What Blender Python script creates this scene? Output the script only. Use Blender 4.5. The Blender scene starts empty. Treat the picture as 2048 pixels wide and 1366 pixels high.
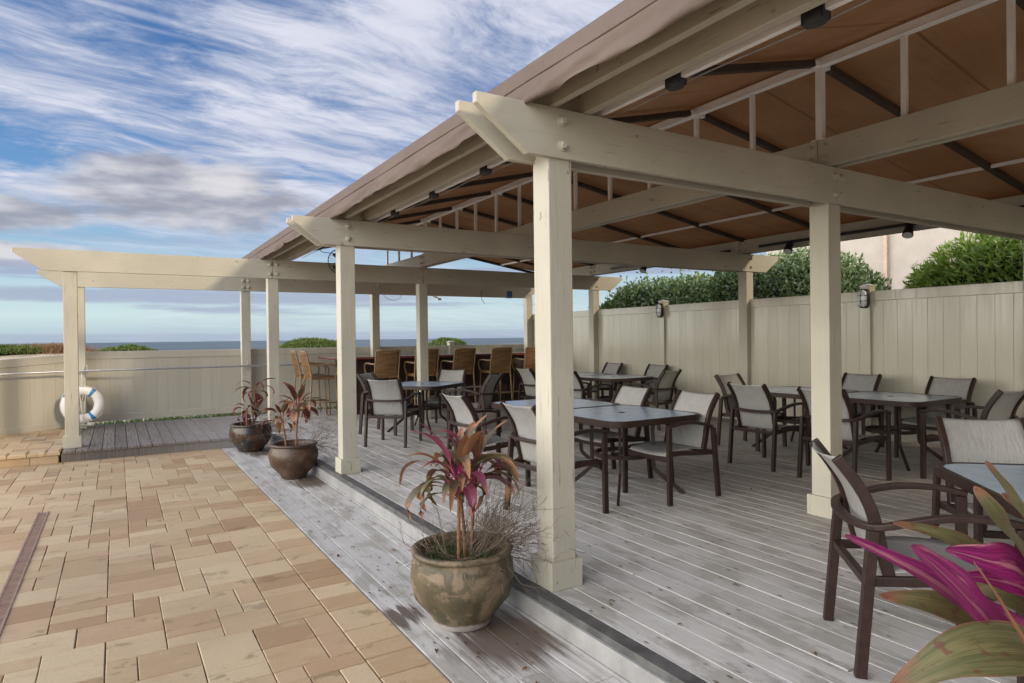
import bpy, bmesh, math, random
from mathutils import Vector, Matrix, noise
random.seed(7)
R_ = math.radians
scene = bpy.context.scene
col = scene.collection
PI = math.pi
# ------------------------------------------------------------------ camera
FPX = 1297.0
yaw = math.atan(791/FPX); pitch = -math.atan(7.5/FPX); roll = 0.012
Fv = Vector((math.sin(yaw)*math.cos(pitch), math.cos(yaw)*math.cos(pitch), math.sin(pitch)))
R0 = Vector((math.cos(yaw), -math.sin(yaw), 0)); U0 = R0.cross(Fv)
Rv = R0*math.cos(roll)-U0*math.sin(roll); Uv = U0*math.cos(roll)+R0*math.sin(roll)
cam_data = bpy.data.cameras.new("camera")
cam = bpy.data.objects.new("camera", cam_data); col.objects.link(cam)
cam_data.sensor_width = 36; cam_data.lens = FPX/2048*36
cam_data.clip_start = 0.05; cam_data.clip_end = 60000
M = Matrix((Rv, Uv, -Fv)).transposed().to_4x4(); M.translation = Vector((0, 0, 1.40))
cam.matrix_world = M
scene.camera = cam
scene.render.resolution_x = 1024; scene.render.resolution_y = 683
# ------------------------------------------------------------------ view, sun, sky
scene.view_settings.view_transform = 'Standard'; scene.view_settings.look = 'None'
scene.view_settings.exposure = 0.76; scene.view_settings.gamma = 1
SUN = Vector((0.42, -1.0, 0.455)).normalized()
sun_el = math.asin(SUN.z); sun_az = math.atan2(SUN.x, SUN.y)
sl = bpy.data.lights.new("sun", 'SUN'); sl.energy = 1.35; sl.angle = R_(8.0); sl.color = (1, 0.84, 0.62)
so = bpy.data.objects.new("sun", sl); col.objects.link(so)
so.rotation_euler = SUN.to_track_quat('Z', 'Y').to_euler()
so.location = (10, -20, 12)

class NT:
    """small helper that builds shader node expressions"""
    def __init__(s, tree): s.t = tree; s.n = tree.nodes; s.l = tree.links
    def new(s, typ, **k):
        n = s.n.new(typ)
        for a, b in k.items():
            if a.startswith('i_'): s.set(n.inputs[a[2:].replace('_', ' ')], b)
            else: setattr(n, a, b)
        return n
    def set(s, sock, v):
        if hasattr(v, 'links'): s.l.new(v, sock)
        elif isinstance(v, (tuple, list)) and sock.type == 'RGBA' and len(v) == 3: sock.default_value = (*v, 1)
        else: sock.default_value = v
    def m(s, op, a, b=0.0, c=0.0, clamp=False):
        n = s.n.new('ShaderNodeMath'); n.operation = op; n.use_clamp = clamp
        for i, v in enumerate((a, b, c)): s.set(n.inputs[i], v)
        return n.outputs[0]
    def ramp(s, v, lo, hi, a=0.0, b=1.0, smooth=True):
        n = s.n.new('ShaderNodeMapRange'); n.interpolation_type = 'SMOOTHSTEP' if smooth else 'LINEAR'
        for i, x in enumerate((v, lo, hi, a, b)): s.set(n.inputs[i], x)
        return n.outputs[0]
    def mix(s, f, a, b, mode='MIX'):
        n = s.n.new('ShaderNodeMix'); n.data_type = 'RGBA'; n.blend_type = mode
        s.set(n.inputs[0], f); s.set(n.inputs[6], a); s.set(n.inputs[7], b)
        return n.outputs[2]
    def noise(s, vec, scale=5, detail=4, rough=.55, dist=0.0, out=0):
        n = s.n.new('ShaderNodeTexNoise'); s.set(n.inputs['Vector'], vec)
        n.inputs['Scale'].default_value = scale; n.inputs['Detail'].default_value = detail
        n.inputs['Roughness'].default_value = rough; n.inputs['Distortion'].default_value = dist
        return n.outputs[out]
    def vec(s, x, y, z=0.0):
        n = s.n.new('ShaderNodeCombineXYZ')
        for i, v in enumerate((x, y, z)): s.set(n.inputs[i], v)
        return n.outputs[0]
    def sep(s, v):
        n = s.n.new('ShaderNodeSeparateXYZ'); s.set(n.inputs[0], v); return n.outputs
    def map(s, v, scale=(1, 1, 1), rot=(0, 0, 0), loc=(0, 0, 0)):
        n = s.n.new('ShaderNodeMapping'); s.set(n.inputs[0], v)
        n.inputs['Scale'].default_value = scale; n.inputs['Rotation'].default_value = rot; n.inputs['Location'].default_value = loc
        return n.outputs[0]
    def cr(s, v, stops):
        n = s.n.new('ShaderNodeValToRGB'); s.set(n.inputs[0], v); e = n.color_ramp.elements
        while len(e) < len(stops): e.new(.5)
        for el, (p, c) in zip(e, stops): el.position = p; el.color = (*c, 1)
        return n.outputs[0]

world = bpy.data.worlds.new("World"); scene.world = world; world.use_nodes = True
w = NT(world.node_tree); w.n.clear()
tc = w.new('ShaderNodeTexCoord').outputs['Generated']
sx, sy, sz = w.sep(tc)
zc = w.m('MAXIMUM', sz, 0.0)
sky = w.new('ShaderNodeTexSky'); sky.sky_type = 'NISHITA'; sky.sun_disc = False
sky.sun_elevation = sun_el; sky.sun_rotation = sun_az; sky.air_density = 1.0; sky.dust_density = 0.6; sky.ozone_density = 2.2
skyc = w.mix(1.0, sky.outputs[0], (0.050, 0.060, 0.075), 'MULTIPLY')
lp = w.m('ADD', zc, 0.1)
px = w.m('DIVIDE', sx, lp); py = w.m('DIVIDE', sy, lp)
# pale band of air towards the horizon
hz = w.ramp(zc, 0.0, 0.30, 1, 0)
hzc = w.cr(zc, [(0.0, (.24, .31, .38)), (0.035, (.37, .47, .47)), (0.10, (.25, .37, .44)), (0.20, (.085, .19, .35)), (0.36, (.035, .10, .24)), (0.8, (.025, .07, .19))])
base = w.mix(w.ramp(zc, 0.0, 0.5, .92, .62), skyc, hzc)
# cirrus: fibres drawn out along the wind
pv = w.vec(w.m('MULTIPLY', px, .95), w.m('MULTIPLY', w.m('SUBTRACT', py, w.m('MULTIPLY', px, .13)), 2.7), 0.0)
wob = w.noise(w.vec(px, py, 3.0), 1.6, 2, .5, 0, 1)
pvw = w.new('ShaderNodeVectorMath', operation='ADD'); w.set(pvw.inputs[0], pv)
ws = w.new('ShaderNodeVectorMath', operation='SCALE'); w.set(ws.inputs[0], wob); ws.inputs['Scale'].default_value = .9
w.l.new(ws.outputs[0], pvw.inputs[1])
f1 = w.noise(pvw.outputs[0], 1.7, 13, .655)
f2 = w.noise(w.vec(px, w.m('MULTIPLY', py, 1.3), 7.0), 1.15, 3, .5)
cover = w.m('ADD', w.m('MULTIPLY', f1, .62), w.m('MULTIPLY', f2, .54))
cover = w.m('ADD', cover, w.m('MULTIPLY', w.ramp(px, -.4, .9), .12))
ci = w.ramp(cover, .505, .73)
# contrails
def trail(y0, k, wd, amp):
    wav = w.m('MULTIPLY', w.m('SUBTRACT', w.noise(w.vec(px, 0.0, y0), 5, 4, .6), .5), .035)
    d = w.m('ABSOLUTE', w.m('SUBTRACT', w.m('ADD', py, wav), w.m('ADD', w.m('MULTIPLY', px, k), y0)))
    return w.m('MULTIPLY', w.ramp(d, 0.0, wd, 1, 0), w.m('MULTIPLY', w.ramp(f1, .3, .6, .45, 1), amp))
for y0, k, wd, amp in ((1.817, .13, .035, .9), (1.880, .055, .02, .55), (1.97, -.08, .022, .5)):
    ci = w.m('MAXIMUM', ci, trail(y0, k, wd, amp))
ci = w.m('MULTIPLY', ci, w.ramp(zc, .09, .22, .25, 1))
cirrus_col = w.mix(w.ramp(f1, .35, .7), (.26, .29, .39), (.46, .47, .53))
c1 = w.mix(w.m('MULTIPLY', ci, .93), base, cirrus_col)
# low grey cumulus and bars
az = w.m('ARCTAN2', sx, sy)
cn = w.noise(w.vec(w.m('MULTIPLY', az, 5.0), w.m('MULTIPLY', zc, 12.0), 1.3), 1.7, 12, .64)
def blob(a0, e0, ra, re):
    da = w.m('DIVIDE', w.m('SUBTRACT', az, a0), ra); de = w.m('DIVIDE', w.m('SUBTRACT', zc, e0), re)
    return w.m('ADD', w.m('MULTIPLY', da, da), w.m('MULTIPLY', de, de))
def cloud(a0, e0, ra, re, s=2.6):
    return w.ramp(w.m('ADD', w.m('SUBTRACT', 1.0, blob(a0, e0, ra, re)), w.m('MULTIPLY', w.m('SUBTRACT', cn, .5), s)), .05, .75)
big = cloud(.07, .200, .20, .058, 2.3)
for a in ((-.15, .155, .13, .026), (-.14, .11, .20, .020), (.16, .195, .10, .022), (1.2, .16, .3, .05), (-.9, .2, .3, .06)):
    big = w.m('MAXIMUM', big, cloud(*a))
shade = w.noise(w.vec(w.m('MULTIPLY', az, 9.0), w.m('MULTIPLY', zc, 30.0), 5.3), 1.0, 4, .5)
cumc = w.mix(w.ramp(shade, .35, .65), (.20, .205, .245), (.44, .43, .445))
c2 = w.mix(w.m('MULTIPLY', big, .88), c1, cumc)
bn = w.noise(w.vec(w.m('MULTIPLY', az, 3.0), w.m('MULTIPLY', zc, 42.0), 8.8), 1.0, 6, .55)
bars = w.m('MULTIPLY', w.ramp(bn, .50, .62), w.m('MULTIPLY', w.ramp(zc, .018, .05), w.ramp(zc, .09, .16, 1, 0)))
bars = w.m('MAXIMUM', bars, w.m('MULTIPLY', cloud(.10, .062, .42, .013, 1.6), .95))
bars = w.m('MAXIMUM', bars, w.m('MULTIPLY', w.ramp(w.m('ADD', zc, w.m('MULTIPLY', bn, .006)), .013, .017, 1, 0), .45))
c3 = w.mix(w.m('MULTIPLY', bars, .75), c2, (.215, .235, .33))
# added sky glow out of view on the left fills under awning; sky behind dimmed
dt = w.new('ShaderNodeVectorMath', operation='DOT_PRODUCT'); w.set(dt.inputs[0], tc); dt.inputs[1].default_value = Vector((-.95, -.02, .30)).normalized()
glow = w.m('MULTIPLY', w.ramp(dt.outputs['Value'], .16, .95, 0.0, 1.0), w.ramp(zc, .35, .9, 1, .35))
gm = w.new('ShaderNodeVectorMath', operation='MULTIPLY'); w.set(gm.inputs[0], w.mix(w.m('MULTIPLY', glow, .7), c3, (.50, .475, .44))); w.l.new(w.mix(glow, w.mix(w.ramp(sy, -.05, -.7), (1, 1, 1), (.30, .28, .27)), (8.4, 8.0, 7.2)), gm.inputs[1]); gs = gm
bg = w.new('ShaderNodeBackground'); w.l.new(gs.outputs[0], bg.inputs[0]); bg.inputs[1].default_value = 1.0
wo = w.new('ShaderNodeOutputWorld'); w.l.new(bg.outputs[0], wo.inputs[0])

# ------------------------------------------------------------------ materials
def mat(name):
    m = bpy.data.materials.new(name); m.use_nodes = True
    t = NT(m.node_tree); t.n.clear()
    p = t.new('ShaderNodeBsdfPrincipled'); o = t.new('ShaderNodeOutputMaterial')
    t.l.new(p.outputs[0], o.inputs[0])
    return m, t, p, o
def bump(t, p, h, strength=.3, dist=.01):
    b = t.new('ShaderNodeBump'); t.set(b.inputs['Height'], h)
    b.inputs['Strength'].default_value = strength; b.inputs['Distance'].default_value = dist
    t.l.new(b.outputs[0], p.inputs['Normal'])
def obj_co(t): return t.new('ShaderNodeTexCoord').outputs['Object']
def geo_pos(t): return t.new('ShaderNodeNewGeometry').outputs['Position']
def island(t): return t.new('ShaderNodeNewGeometry').outputs['Random Per Island']

def painted_wood(name, scale, c=(.47, .44, .36)):
    m, t, p, o = mat(name); g = geo_pos(t)
    v = t.map(g, scale)
    n1 = t.noise(v, 3, 8, .6); n2 = t.noise(g, 1.3, 3, .5); n3 = t.noise(v, 9, 6, .65)
    cc = t.mix(t.ramp(n2, .35, .7), tuple(x*.86 for x in c), c)
    cc = t.mix(t.m('MULTIPLY', t.ramp(n1, .52, .70), .38), cc, (.33, .31, .25))
    cc = t.mix(t.m('MULTIPLY', t.ramp(n3, .60, .72), .25), cc, (.25, .22, .16))
    spots = t.ramp(t.noise(g, 11, 2, .4), .745, .77)
    cc = t.mix(t.m('MULTIPLY', spots, .55), cc, (.16, .11, .07))
    crack = t.ramp(t.noise(t.map(g, tuple(x*.9 for x in scale), loc=(3, 1, 2)), 5, 3, .5), .695, .71)
    cc = t.mix(t.m('MULTIPLY', crack, .6), cc, (.14, .11, .075))
    t.set(p.inputs['Base Color'], cc); p.inputs['Roughness'].default_value = .62
    bump(t, p, t.m('SUBTRACT', t.m('ADD', t.m('MULTIPLY', n3, .8), t.m('MULTIPLY', n1, .4)), crack), .32, .010)
    return m
WX = painted_wood('painted_timber_x', (1.2, 14, 14)); WY = painted_wood('painted_timber_y', (14, 1.2, 14)); WZ = painted_wood('painted_timber_z', (13, 13, .9))

def deck_mat():
    m, t, p, o = mat('weathered_deck_boards'); g = geo_pos(t); x, y, z = t.sep(g); r = island(t)
    off = t.m('MULTIPLY', r, 37.0)
    warp = t.m('MULTIPLY', t.noise(t.vec(t.m('MULTIPLY', x, 3.0), t.m('MULTIPLY', y, .8), off), 1.0, 3, .5), 1.2)
    grain = t.noise(t.vec(t.m('ADD', t.m('MULTIPLY', x, 17.0), warp), t.m('ADD', t.m('MULTIPLY', y, .9), off), off), 1.4, 8, .66)
    fine = t.noise(t.vec(t.m('ADD', t.m('MULTIPLY', x, 110.0), t.m('MULTIPLY', warp, 5.0)), t.m('ADD', t.m('MULTIPLY', y, 2.2), off), off), 1.2, 5, .6)
    big = t.noise(g, .9, 4, .6); mid = t.noise(t.map(g, (2.5, 1.1, 1)), 2.2, 5, .65)
    c = t.mix(r, (.435, .42, .395), (.53, .515, .49))
    c = t.mix(t.m('MULTIPLY', t.ramp(grain, .52, .34), .42), c, (.23, .22, .22))
    c = t.mix(t.m('MULTIPLY', t.ramp(fine, .58, .40), .22), c, (.20, .19, .19))
    c = t.mix(t.m('MULTIPLY', t.ramp(mid, .48, .60), .65), c, (.27, .255, .22))
    c = t.mix(t.m('MULTIPLY', t.ramp(mid, .46, .30), .45), c, (.54, .535, .55))
    # white paint left along the board edges
    e = t.m('FRACT', t.m('DIVIDE', t.m('SUBTRACT', x, 2.022), .138))
    edge = t.m('MULTIPLY', t.m('MULTIPLY', t.ramp(t.m('ADD', e, t.m('MULTIPLY', fine, .05)), .055, .085, 1, 0), t.ramp(mid, .44, .60)), t.ramp(x, 1.95, 2.0))
    c = t.mix(t.m('MULTIPLY', edge, .32), c, (.66, .62, .64))
    c = t.mix(t.m('MULTIPLY', t.ramp(x, 2.6, 6.4, 0, 1), .5), c, (.22, .20, .18))  # boards darkened to the right, shade under the awning put into the colour
    # rows of nail heads with rust and grime drawn out along the grain
    ny = t.m('SUBTRACT', t.m('FRACT', t.m('DIVIDE', t.m('ADD', y, t.m('MULTIPLY', r, .02)), .406)), .5)
    nx = t.m('MINIMUM', t.m('ABSOLUTE', t.m('SUBTRACT', e, .22)), t.m('ABSOLUTE', t.m('SUBTRACT', e, .78)))
    nd = t.m('SQRT', t.m('ADD', t.m('POWER', t.m('MULTIPLY', nx, .138), 2.0), t.m('POWER', t.m('MULTIPLY', ny, .16), 2.0)))
    nail = t.m('MULTIPLY', t.ramp(nd, .004, .009, 1, 0), t.ramp(t.noise(g, 4.3, 2, .5), .42, .58))
    c = t.mix(t.m('MULTIPLY', nail, .9), c, (.06, .035, .022))
    knots = t.ramp(t.noise(t.vec(t.m('MULTIPLY', x, 11.0), t.m('MULTIPLY', y, 5.0), off), 2.2, 2, .5), .73, .78)
    c = t.mix(t.m('MULTIPLY', knots, .7), c, (.07, .055, .045))
    dirt = t.ramp(t.m('MULTIPLY', t.noise(t.vec(t.m('MULTIPLY', x, 14.0), t.m('MULTIPLY', y, 3.4), 5.0), 1.3, 7, .72), t.ramp(big, .3, .7, .75, 1.1)), .58, .66)
    c = t.mix(t.m('MULTIPLY', dirt, .38), c, (.15, .11, .09))
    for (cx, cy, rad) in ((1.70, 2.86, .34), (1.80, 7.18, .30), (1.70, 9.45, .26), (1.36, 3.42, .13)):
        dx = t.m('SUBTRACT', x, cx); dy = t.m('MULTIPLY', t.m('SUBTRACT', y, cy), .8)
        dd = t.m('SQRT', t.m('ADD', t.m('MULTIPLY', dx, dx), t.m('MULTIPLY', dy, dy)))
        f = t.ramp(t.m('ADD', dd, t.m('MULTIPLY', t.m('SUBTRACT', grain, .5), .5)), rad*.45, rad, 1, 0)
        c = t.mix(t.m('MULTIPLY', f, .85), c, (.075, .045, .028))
    t.set(p.inputs['Base Color'], c); t.set(p.inputs['Roughness'], t.ramp(grain, .3, .7, .5, .75))
    bump(t, p, t.m('ADD', grain, t.m('MULTIPLY', fine, .5)), .4, .003)
    return m
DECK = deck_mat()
def walk_mat():
    m, t, p, o = mat('brown_grey_walkway_boards'); g = geo_pos(t); x, y, z = t.sep(g); r = island(t); off = t.m('MULTIPLY', r, 31.0)
    grain = t.noise(t.vec(t.m('MULTIPLY', x, 40.0), t.m('ADD', t.m('MULTIPLY', y, 1.5), off), off), 1.3, 8, .66)
    c = t.mix(r, (.15, .125, .11), (.27, .235, .21)); c = t.mix(t.ramp(grain, .35, .65), (.09, .075, .065), c)
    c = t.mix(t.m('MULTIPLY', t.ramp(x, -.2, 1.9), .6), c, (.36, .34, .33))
    t.set(p.inputs['Base Color'], c); p.inputs['Roughness'].default_value = .6; bump(t, p, grain, .5, .004)
    return m
WALK = walk_mat()
def paver_mat():
    m, t, p, o = mat('tan_concrete_pavers'); g = geo_pos(t); x, y, z = t.sep(g); r = island(t)
    off = t.m('MULTIPLY', r, 61.0)
    c = t.cr(r, [(0, (.33, .205, .11)), (.2, (.43, .30, .17)), (.45, (.48, .355, .215)), (.7, (.54, .42, .265)), (.85, (.42, .275, .16)), (1, (.51, .38, .235))])
    st = t.noise(t.vec(t.m('ADD', t.m('MULTIPLY', x, 2.8), off), t.m('MULTIPLY', y, 6.5), off), 1.5, 9, .68)
    c = t.mix(t.m('MULTIPLY', t.ramp(st, .5, .72), .34), c, (.33, .20, .10))
    c = t.mix(t.m('MULTIPLY', t.ramp(st, .46, .3), .4), c, (.56, .44, .28))
    fn = t.noise(g, 60, 5, .7)
    c = t.mix(t.m('MULTIPLY', t.ramp(fn, .4, .7), .16), c, (.28, .2, .13))
    mo = t.noise(t.vec(t.m('MULTIPLY', x, 1.0), t.m('MULTIPLY', y, 1.6), off), 3.2, 6, .7)
    c = t.mix(t.m('MULTIPLY', t.ramp(mo, .585, .65), .55), c, (.17, .12, .055))
    wb = t.noise(g, .7, 4, .6)
    c = t.mix(t.m('MULTIPLY', t.ramp(wb, .45, .65), .28), c, (.28, .21, .13))
    pit = t.ramp(t.noise(g, 130, 2, .5), .64, .70)
    c = t.mix(t.m('MULTIPLY', pit, .45), c, (.18, .13, .08))
    t.set(p.inputs['Base Color'], c); p.inputs['Roughness'].default_value = .7
    bump(t, p, t.m('ADD', t.m('MULTIPLY', fn, .5), st), .3, .004)
    return m
PAVER = paver_mat()
def vinyl_mat():
    m, t, p, o = mat('beige_vinyl_fence'); g = geo_pos(t); x, y, z = t.sep(g); r = island(t)
    c = t.mix(r, (.45, .42, .345), (.49, .46, .38))
    streak = t.noise(t.vec(t.m('MULTIPLY', x, 18.0), t.m('MULTIPLY', y, 18.0), t.m('MULTIPLY', z, .8)), 1.5, 5, .6)
    c = t.mix(t.m('MULTIPLY', t.ramp(streak, .45, .7), .28), c, (.36, .33, .27))
    t.set(p.inputs['Base Color'], c); t.set(p.inputs['Roughness'], t.ramp(streak, .3, .7, .10, .24)); p.inputs['IOR'].default_value = 1.52
    bump(t, p, t.noise(t.vec(t.m('MULTIPLY', x, 8.0), t.m('MULTIPLY', y, 8.0), z), 1.2, 2, .4), .06, .02)
    return m
VINYL = vinyl_mat()
def simple(name, c, rough=.5, metal=0.0, n=0.12, ns=8, b=.1, bd=.004, spec=.5, coat=0.0):
    m, t, p, o = mat(name); v = obj_co(t); no = t.noise(v, ns, 5, .6)
    t.set(p.inputs['Base Color'], t.mix(t.ramp(no, .3, .7), tuple(x*(1-n) for x in c), tuple(min(1, x*(1+n)) for x in c)))
    t.set(p.inputs['Roughness'], t.ramp(no, .3, .7, max(.02, rough-.06), rough+.06)); p.inputs['Metallic'].default_value = metal
    p.inputs['Specular IOR Level'].default_value = spec; p.inputs['Coat Weight'].default_value = coat
    if b: bump(t, p, no, b, bd)
    return m
BROWN = simple('brown_powder_coated_aluminium', (.026, .0135, .0105), .42, .0, .15, 30, .05, .001, .32)
ALU = simple('brushed_aluminium', (.86, .85, .86), .40, .1, .03, 8, 0)
BLACK = simple('black_plastic', (.018, .018, .02), .45)
DARKFAB = simple('dark_sewn_sleeve', (.055, .036, .026), .75, 0, .3, 14, .3, .01)
STEEL = simple('galvanised_pipe', (.50, .51, .52), .35, .7, .1, 12)
GREYPAINT = simple('grey_painted_edge', (.085, .083, .08), .6, 0, .3, 9, .3, .004)
RISER = simple('white_painted_riser', (.27, .265, .26), .6, 0, .18, 5, .3, .006)
RINGW = simple('white_foam_ring', (.78, .76, .74), .45, 0, .05, 6)
RINGB = simple('blue_ring_band', (.03, .22, .50), .5, 0, .1)
ROPE = simple('white_rope', (.62, .60, .55), .8, 0, .15, 60, .3, .002)
SOIL = simple('dark_potting_soil', (.05, .032, .022), .95, 0, .5, 40, 1, .02)
BARWOOD = simple('dark_bar_panelling', (.035, .016, .011), .45, 0, .5, 7, .2, .004)
BARTOP = simple('red_brown_varnished_bar_top', (.17, .045, .032), .22, 0, .25, 6, .05, .002, coat=.5)
TANMETAL = simple('tan_stool_frame', (.24, .155, .08), .5, 0, .15, 20)
STUCCO = simple('cream_stucco', (.44, .39, .34), .85, 0, .07, 3, .6, .012)
ROOFM = simple('clay_roof_edge', (.30, .15, .10), .7, 0, .2, 5)
GLASSLENS = simple('frosted_lamp_lens', (.62, .66, .68), .2, 0, .05, 10, .05, .001)
TWIG = simple('dry_grey_twigs', (.15, .11, .08), .85, 0, .3, 30)
BARK = simple('grey_brown_bark', (.13, .09, .06), .9, 0, .3, 14, .8, .01)
DRAIN = simple('pinkish_drain_grate', (.27, .175, .13), .55, 0, .2, 12)
DEADLEAF = simple('dead_brown_leaf', (.13, .055, .025), .8, 0, .35, 30)
FANM = simple('fan_wire_grey', (.07, .08, .09), .4, .5)
BLUET = simple('blue_tape', (.02, .10, .30), .5)

def sling_mat():
    m, t, p, o = mat('woven_sling_fabric'); v = obj_co(t); x, y, z = t.sep(v)
    wv = t.noise(t.vec(t.m('MULTIPLY', x, 160.0), t.m('MULTIPLY', y, 12.0), t.m('MULTIPLY', z, 12.0)), 1.2, 4, .6)
    c = t.mix(t.ramp(wv, .3, .7), (.26, .255, .245), (.38, .375, .36))
    t.set(p.inputs['Base Color'], c); p.inputs['Roughness'].default_value = .7
    tr = t.new('ShaderNodeBsdfTranslucent'); t.set(tr.inputs[0], (.5, .45, .36))
    mx = t.new('ShaderNodeMixShader'); mx.inputs[0].default_value = .15
    t.l.new(p.outputs[0], mx.inputs[1]); t.l.new(tr.outputs[0], mx.inputs[2]); t.l.new(mx.outputs[0], o.inputs[0])
    bump(t, p, wv, .15, .001)
    return m
SLING = sling_mat()
def canvas_mat():
    m, t, p, o = mat('taupe_awning_canvas'); g = geo_pos(t); x, y, z = t.sep(g)
    n = t.noise(g, 1.5, 4, .6); fold = t.noise(t.vec(t.m('MULTIPLY', x, 1.0), t.m('MULTIPLY', y, 2.2), t.m('MULTIPLY', z, 1.4)), 2.0, 3, .5)
    t.set(p.inputs['Base Color'], t.mix(t.ramp(n, .3, .7), (.165, .122, .102), (.20, .150, .126))); p.inputs['Roughness'].default_value = .8
    tr = t.new('ShaderNodeBsdfTranslucent'); t.set(tr.inputs[0], t.mix(t.ramp(n, .3, .7), (.24, .12, .06), (.30, .15, .08)))
    mx = t.new('ShaderNodeMixShader'); mx.inputs[0].default_value = .30
    t.l.new(p.outputs[0], mx.inputs[1]); t.l.new(tr.outputs[0], mx.inputs[2]); t.l.new(mx.outputs[0], o.inputs[0])
    seam = t.ramp(t.m('ABSOLUTE', t.m('SUBTRACT', t.m('FRACT', t.m('DIVIDE', t.m('ADD', y, 50.31), 1.25)), .5)), .0, .006, 1, 0)
    bump(t, p, t.m('ADD', fold, t.m('MULTIPLY', seam, .15)), .5, .05)
    return m
CANVAS = canvas_mat()
def underside_mat():
    m, t, p, o = mat('backlit_awning_underside'); g = geo_pos(t)
    n = t.noise(g, 1.2, 4, .6); x, y, z = t.sep(g)
    seam = t.ramp(t.m('ABSOLUTE', t.m('SUBTRACT', t.m('FRACT', t.m('DIVIDE', t.m('ADD', y, 50.0-3.03), 1.25)), .5)), .004, .012, 1, 0)
    wr = t.noise(t.vec(t.m('MULTIPLY', x, .7), t.m('MULTIPLY', y, 3.0), z), 2.0, 4, .55)
    bump(t, p, t.m('ADD', wr, t.m('MULTIPLY', seam, .2)), .8, .06)
    t.set(p.inputs['Base Color'], t.mix(t.m('MULTIPLY', seam, .6), t.mix(t.ramp(n, .3, .7), (.36, .22, .12), (.53, .345, .205)), (.14, .08, .045))); p.inputs['Roughness'].default_value = .85  # brown of light coming through the canvas, put into the base colour
    tr = t.new('ShaderNodeBsdfTranslucent'); t.set(tr.inputs[0], (.50, .31, .165))
    mx = t.new('ShaderNodeMixShader'); mx.inputs[0].default_value = .35
    t.l.new(p.outputs[0], mx.inputs[1]); t.l.new(tr.outputs[0], mx.inputs[2]); t.l.new(mx.outputs[0], o.inputs[0])
    return m
UNDER = underside_mat()
def glass_mat():
    m, t, p, o = mat('hammered_glass_tabletop'); v = obj_co(t)
    n = t.noise(v, 55, 3, .5); n2 = t.noise(v, 7, 4, .6)
    t.set(p.inputs['Base Color'], t.mix(t.ramp(n2, .3, .7), (.27, .36, .47), (.31, .40, .51)))
    t.set(p.inputs['Roughness'], t.ramp(n2, .3, .7, .20, .27)); p.inputs['Specular IOR Level'].default_value = .9
    bump(t, p, n, .08, .002)
    return m
GLASS = glass_mat()
def rattan_mat():
    m, t, p, o = mat('woven_rattan'); v = obj_co(t); x, y, z = t.sep(v)
    wx = t.m('SINE', t.m('MULTIPLY', x, 240.0)); wz = t.m('SINE', t.m('MULTIPLY', z, 300.0))
    n = t.noise(t.vec(t.m('MULTIPLY', x, 2.0), t.m('MULTIPLY', y, 2.0), t.m('MULTIPLY', z, 14.0)), 1.5, 4, .6)
    c = t.mix(t.ramp(n, .3, .7), (.12, .055, .018), (.29, .155, .06))
    c = t.mix(t.m('MULTIPLY', t.ramp(wx, -1, .2, 1, 0), .7), c, (.07, .035, .015))
    t.set(p.inputs['Base Color'], c); p.inputs['Roughness'].default_value = .5
    bump(t, p, t.m('ADD', wx, t.m('MULTIPLY', wz, .6)), .6, .003)
    return m
RATTAN = rattan_mat()
def pot_mat(name, a, b, c3, d, rough, scale=6, speck=0, low=None):
    m, t, p, o = mat(name); v = obj_co(t); x, y, z = t.sep(v)
    n = t.noise(v, scale, 6, .62, .8); n2 = t.noise(v, scale*2.4, 5, .6, .3)
    k = t.mix(t.ramp(n, .38, .62), a, b); k = t.mix(t.m('MULTIPLY', t.ramp(n2, .52, .62), .8), k, c3)
    k = t.mix(t.m('MULTIPLY', t.ramp(t.noise(v, scale*.9, 5, .6, 1.4), .50, .62), .8), k, d)
    if low: k = t.mix(t.ramp(t.m('ADD', z, t.m('MULTIPLY', n2, .05)), .055, .075, 1, 0), k, low)
    t.set(p.inputs['Base Color'], k); t.set(p.inputs['Roughness'], t.ramp(n2, .3, .7, rough-.05, rough+.15))
    h = t.noise(v, 45, 3, .6) if not speck else t.noise(v, speck, 3, .6)
    bump(t, p, t.m('ADD', h, n2), .35, .006)
    return m
POTA = pot_mat('mottled_olive_glaze', (.060, .050, .026), (.115, .088, .05), (.19, .135, .09), (.215, .155, .10), .5, 5.5, 0, (.40, .36, .34))
POTB = pot_mat('brown_speckled_glaze', (.060, .033, .020), (.085, .048, .028), (.12, .072, .042), (.045, .025, .016), .3, 5, 110)
POTC = pot_mat('dark_drip_glaze', (.022, .018, .016), (.05, .045, .03), (.09, .10, .075), (.10, .03, .015), .16, 7)

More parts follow.
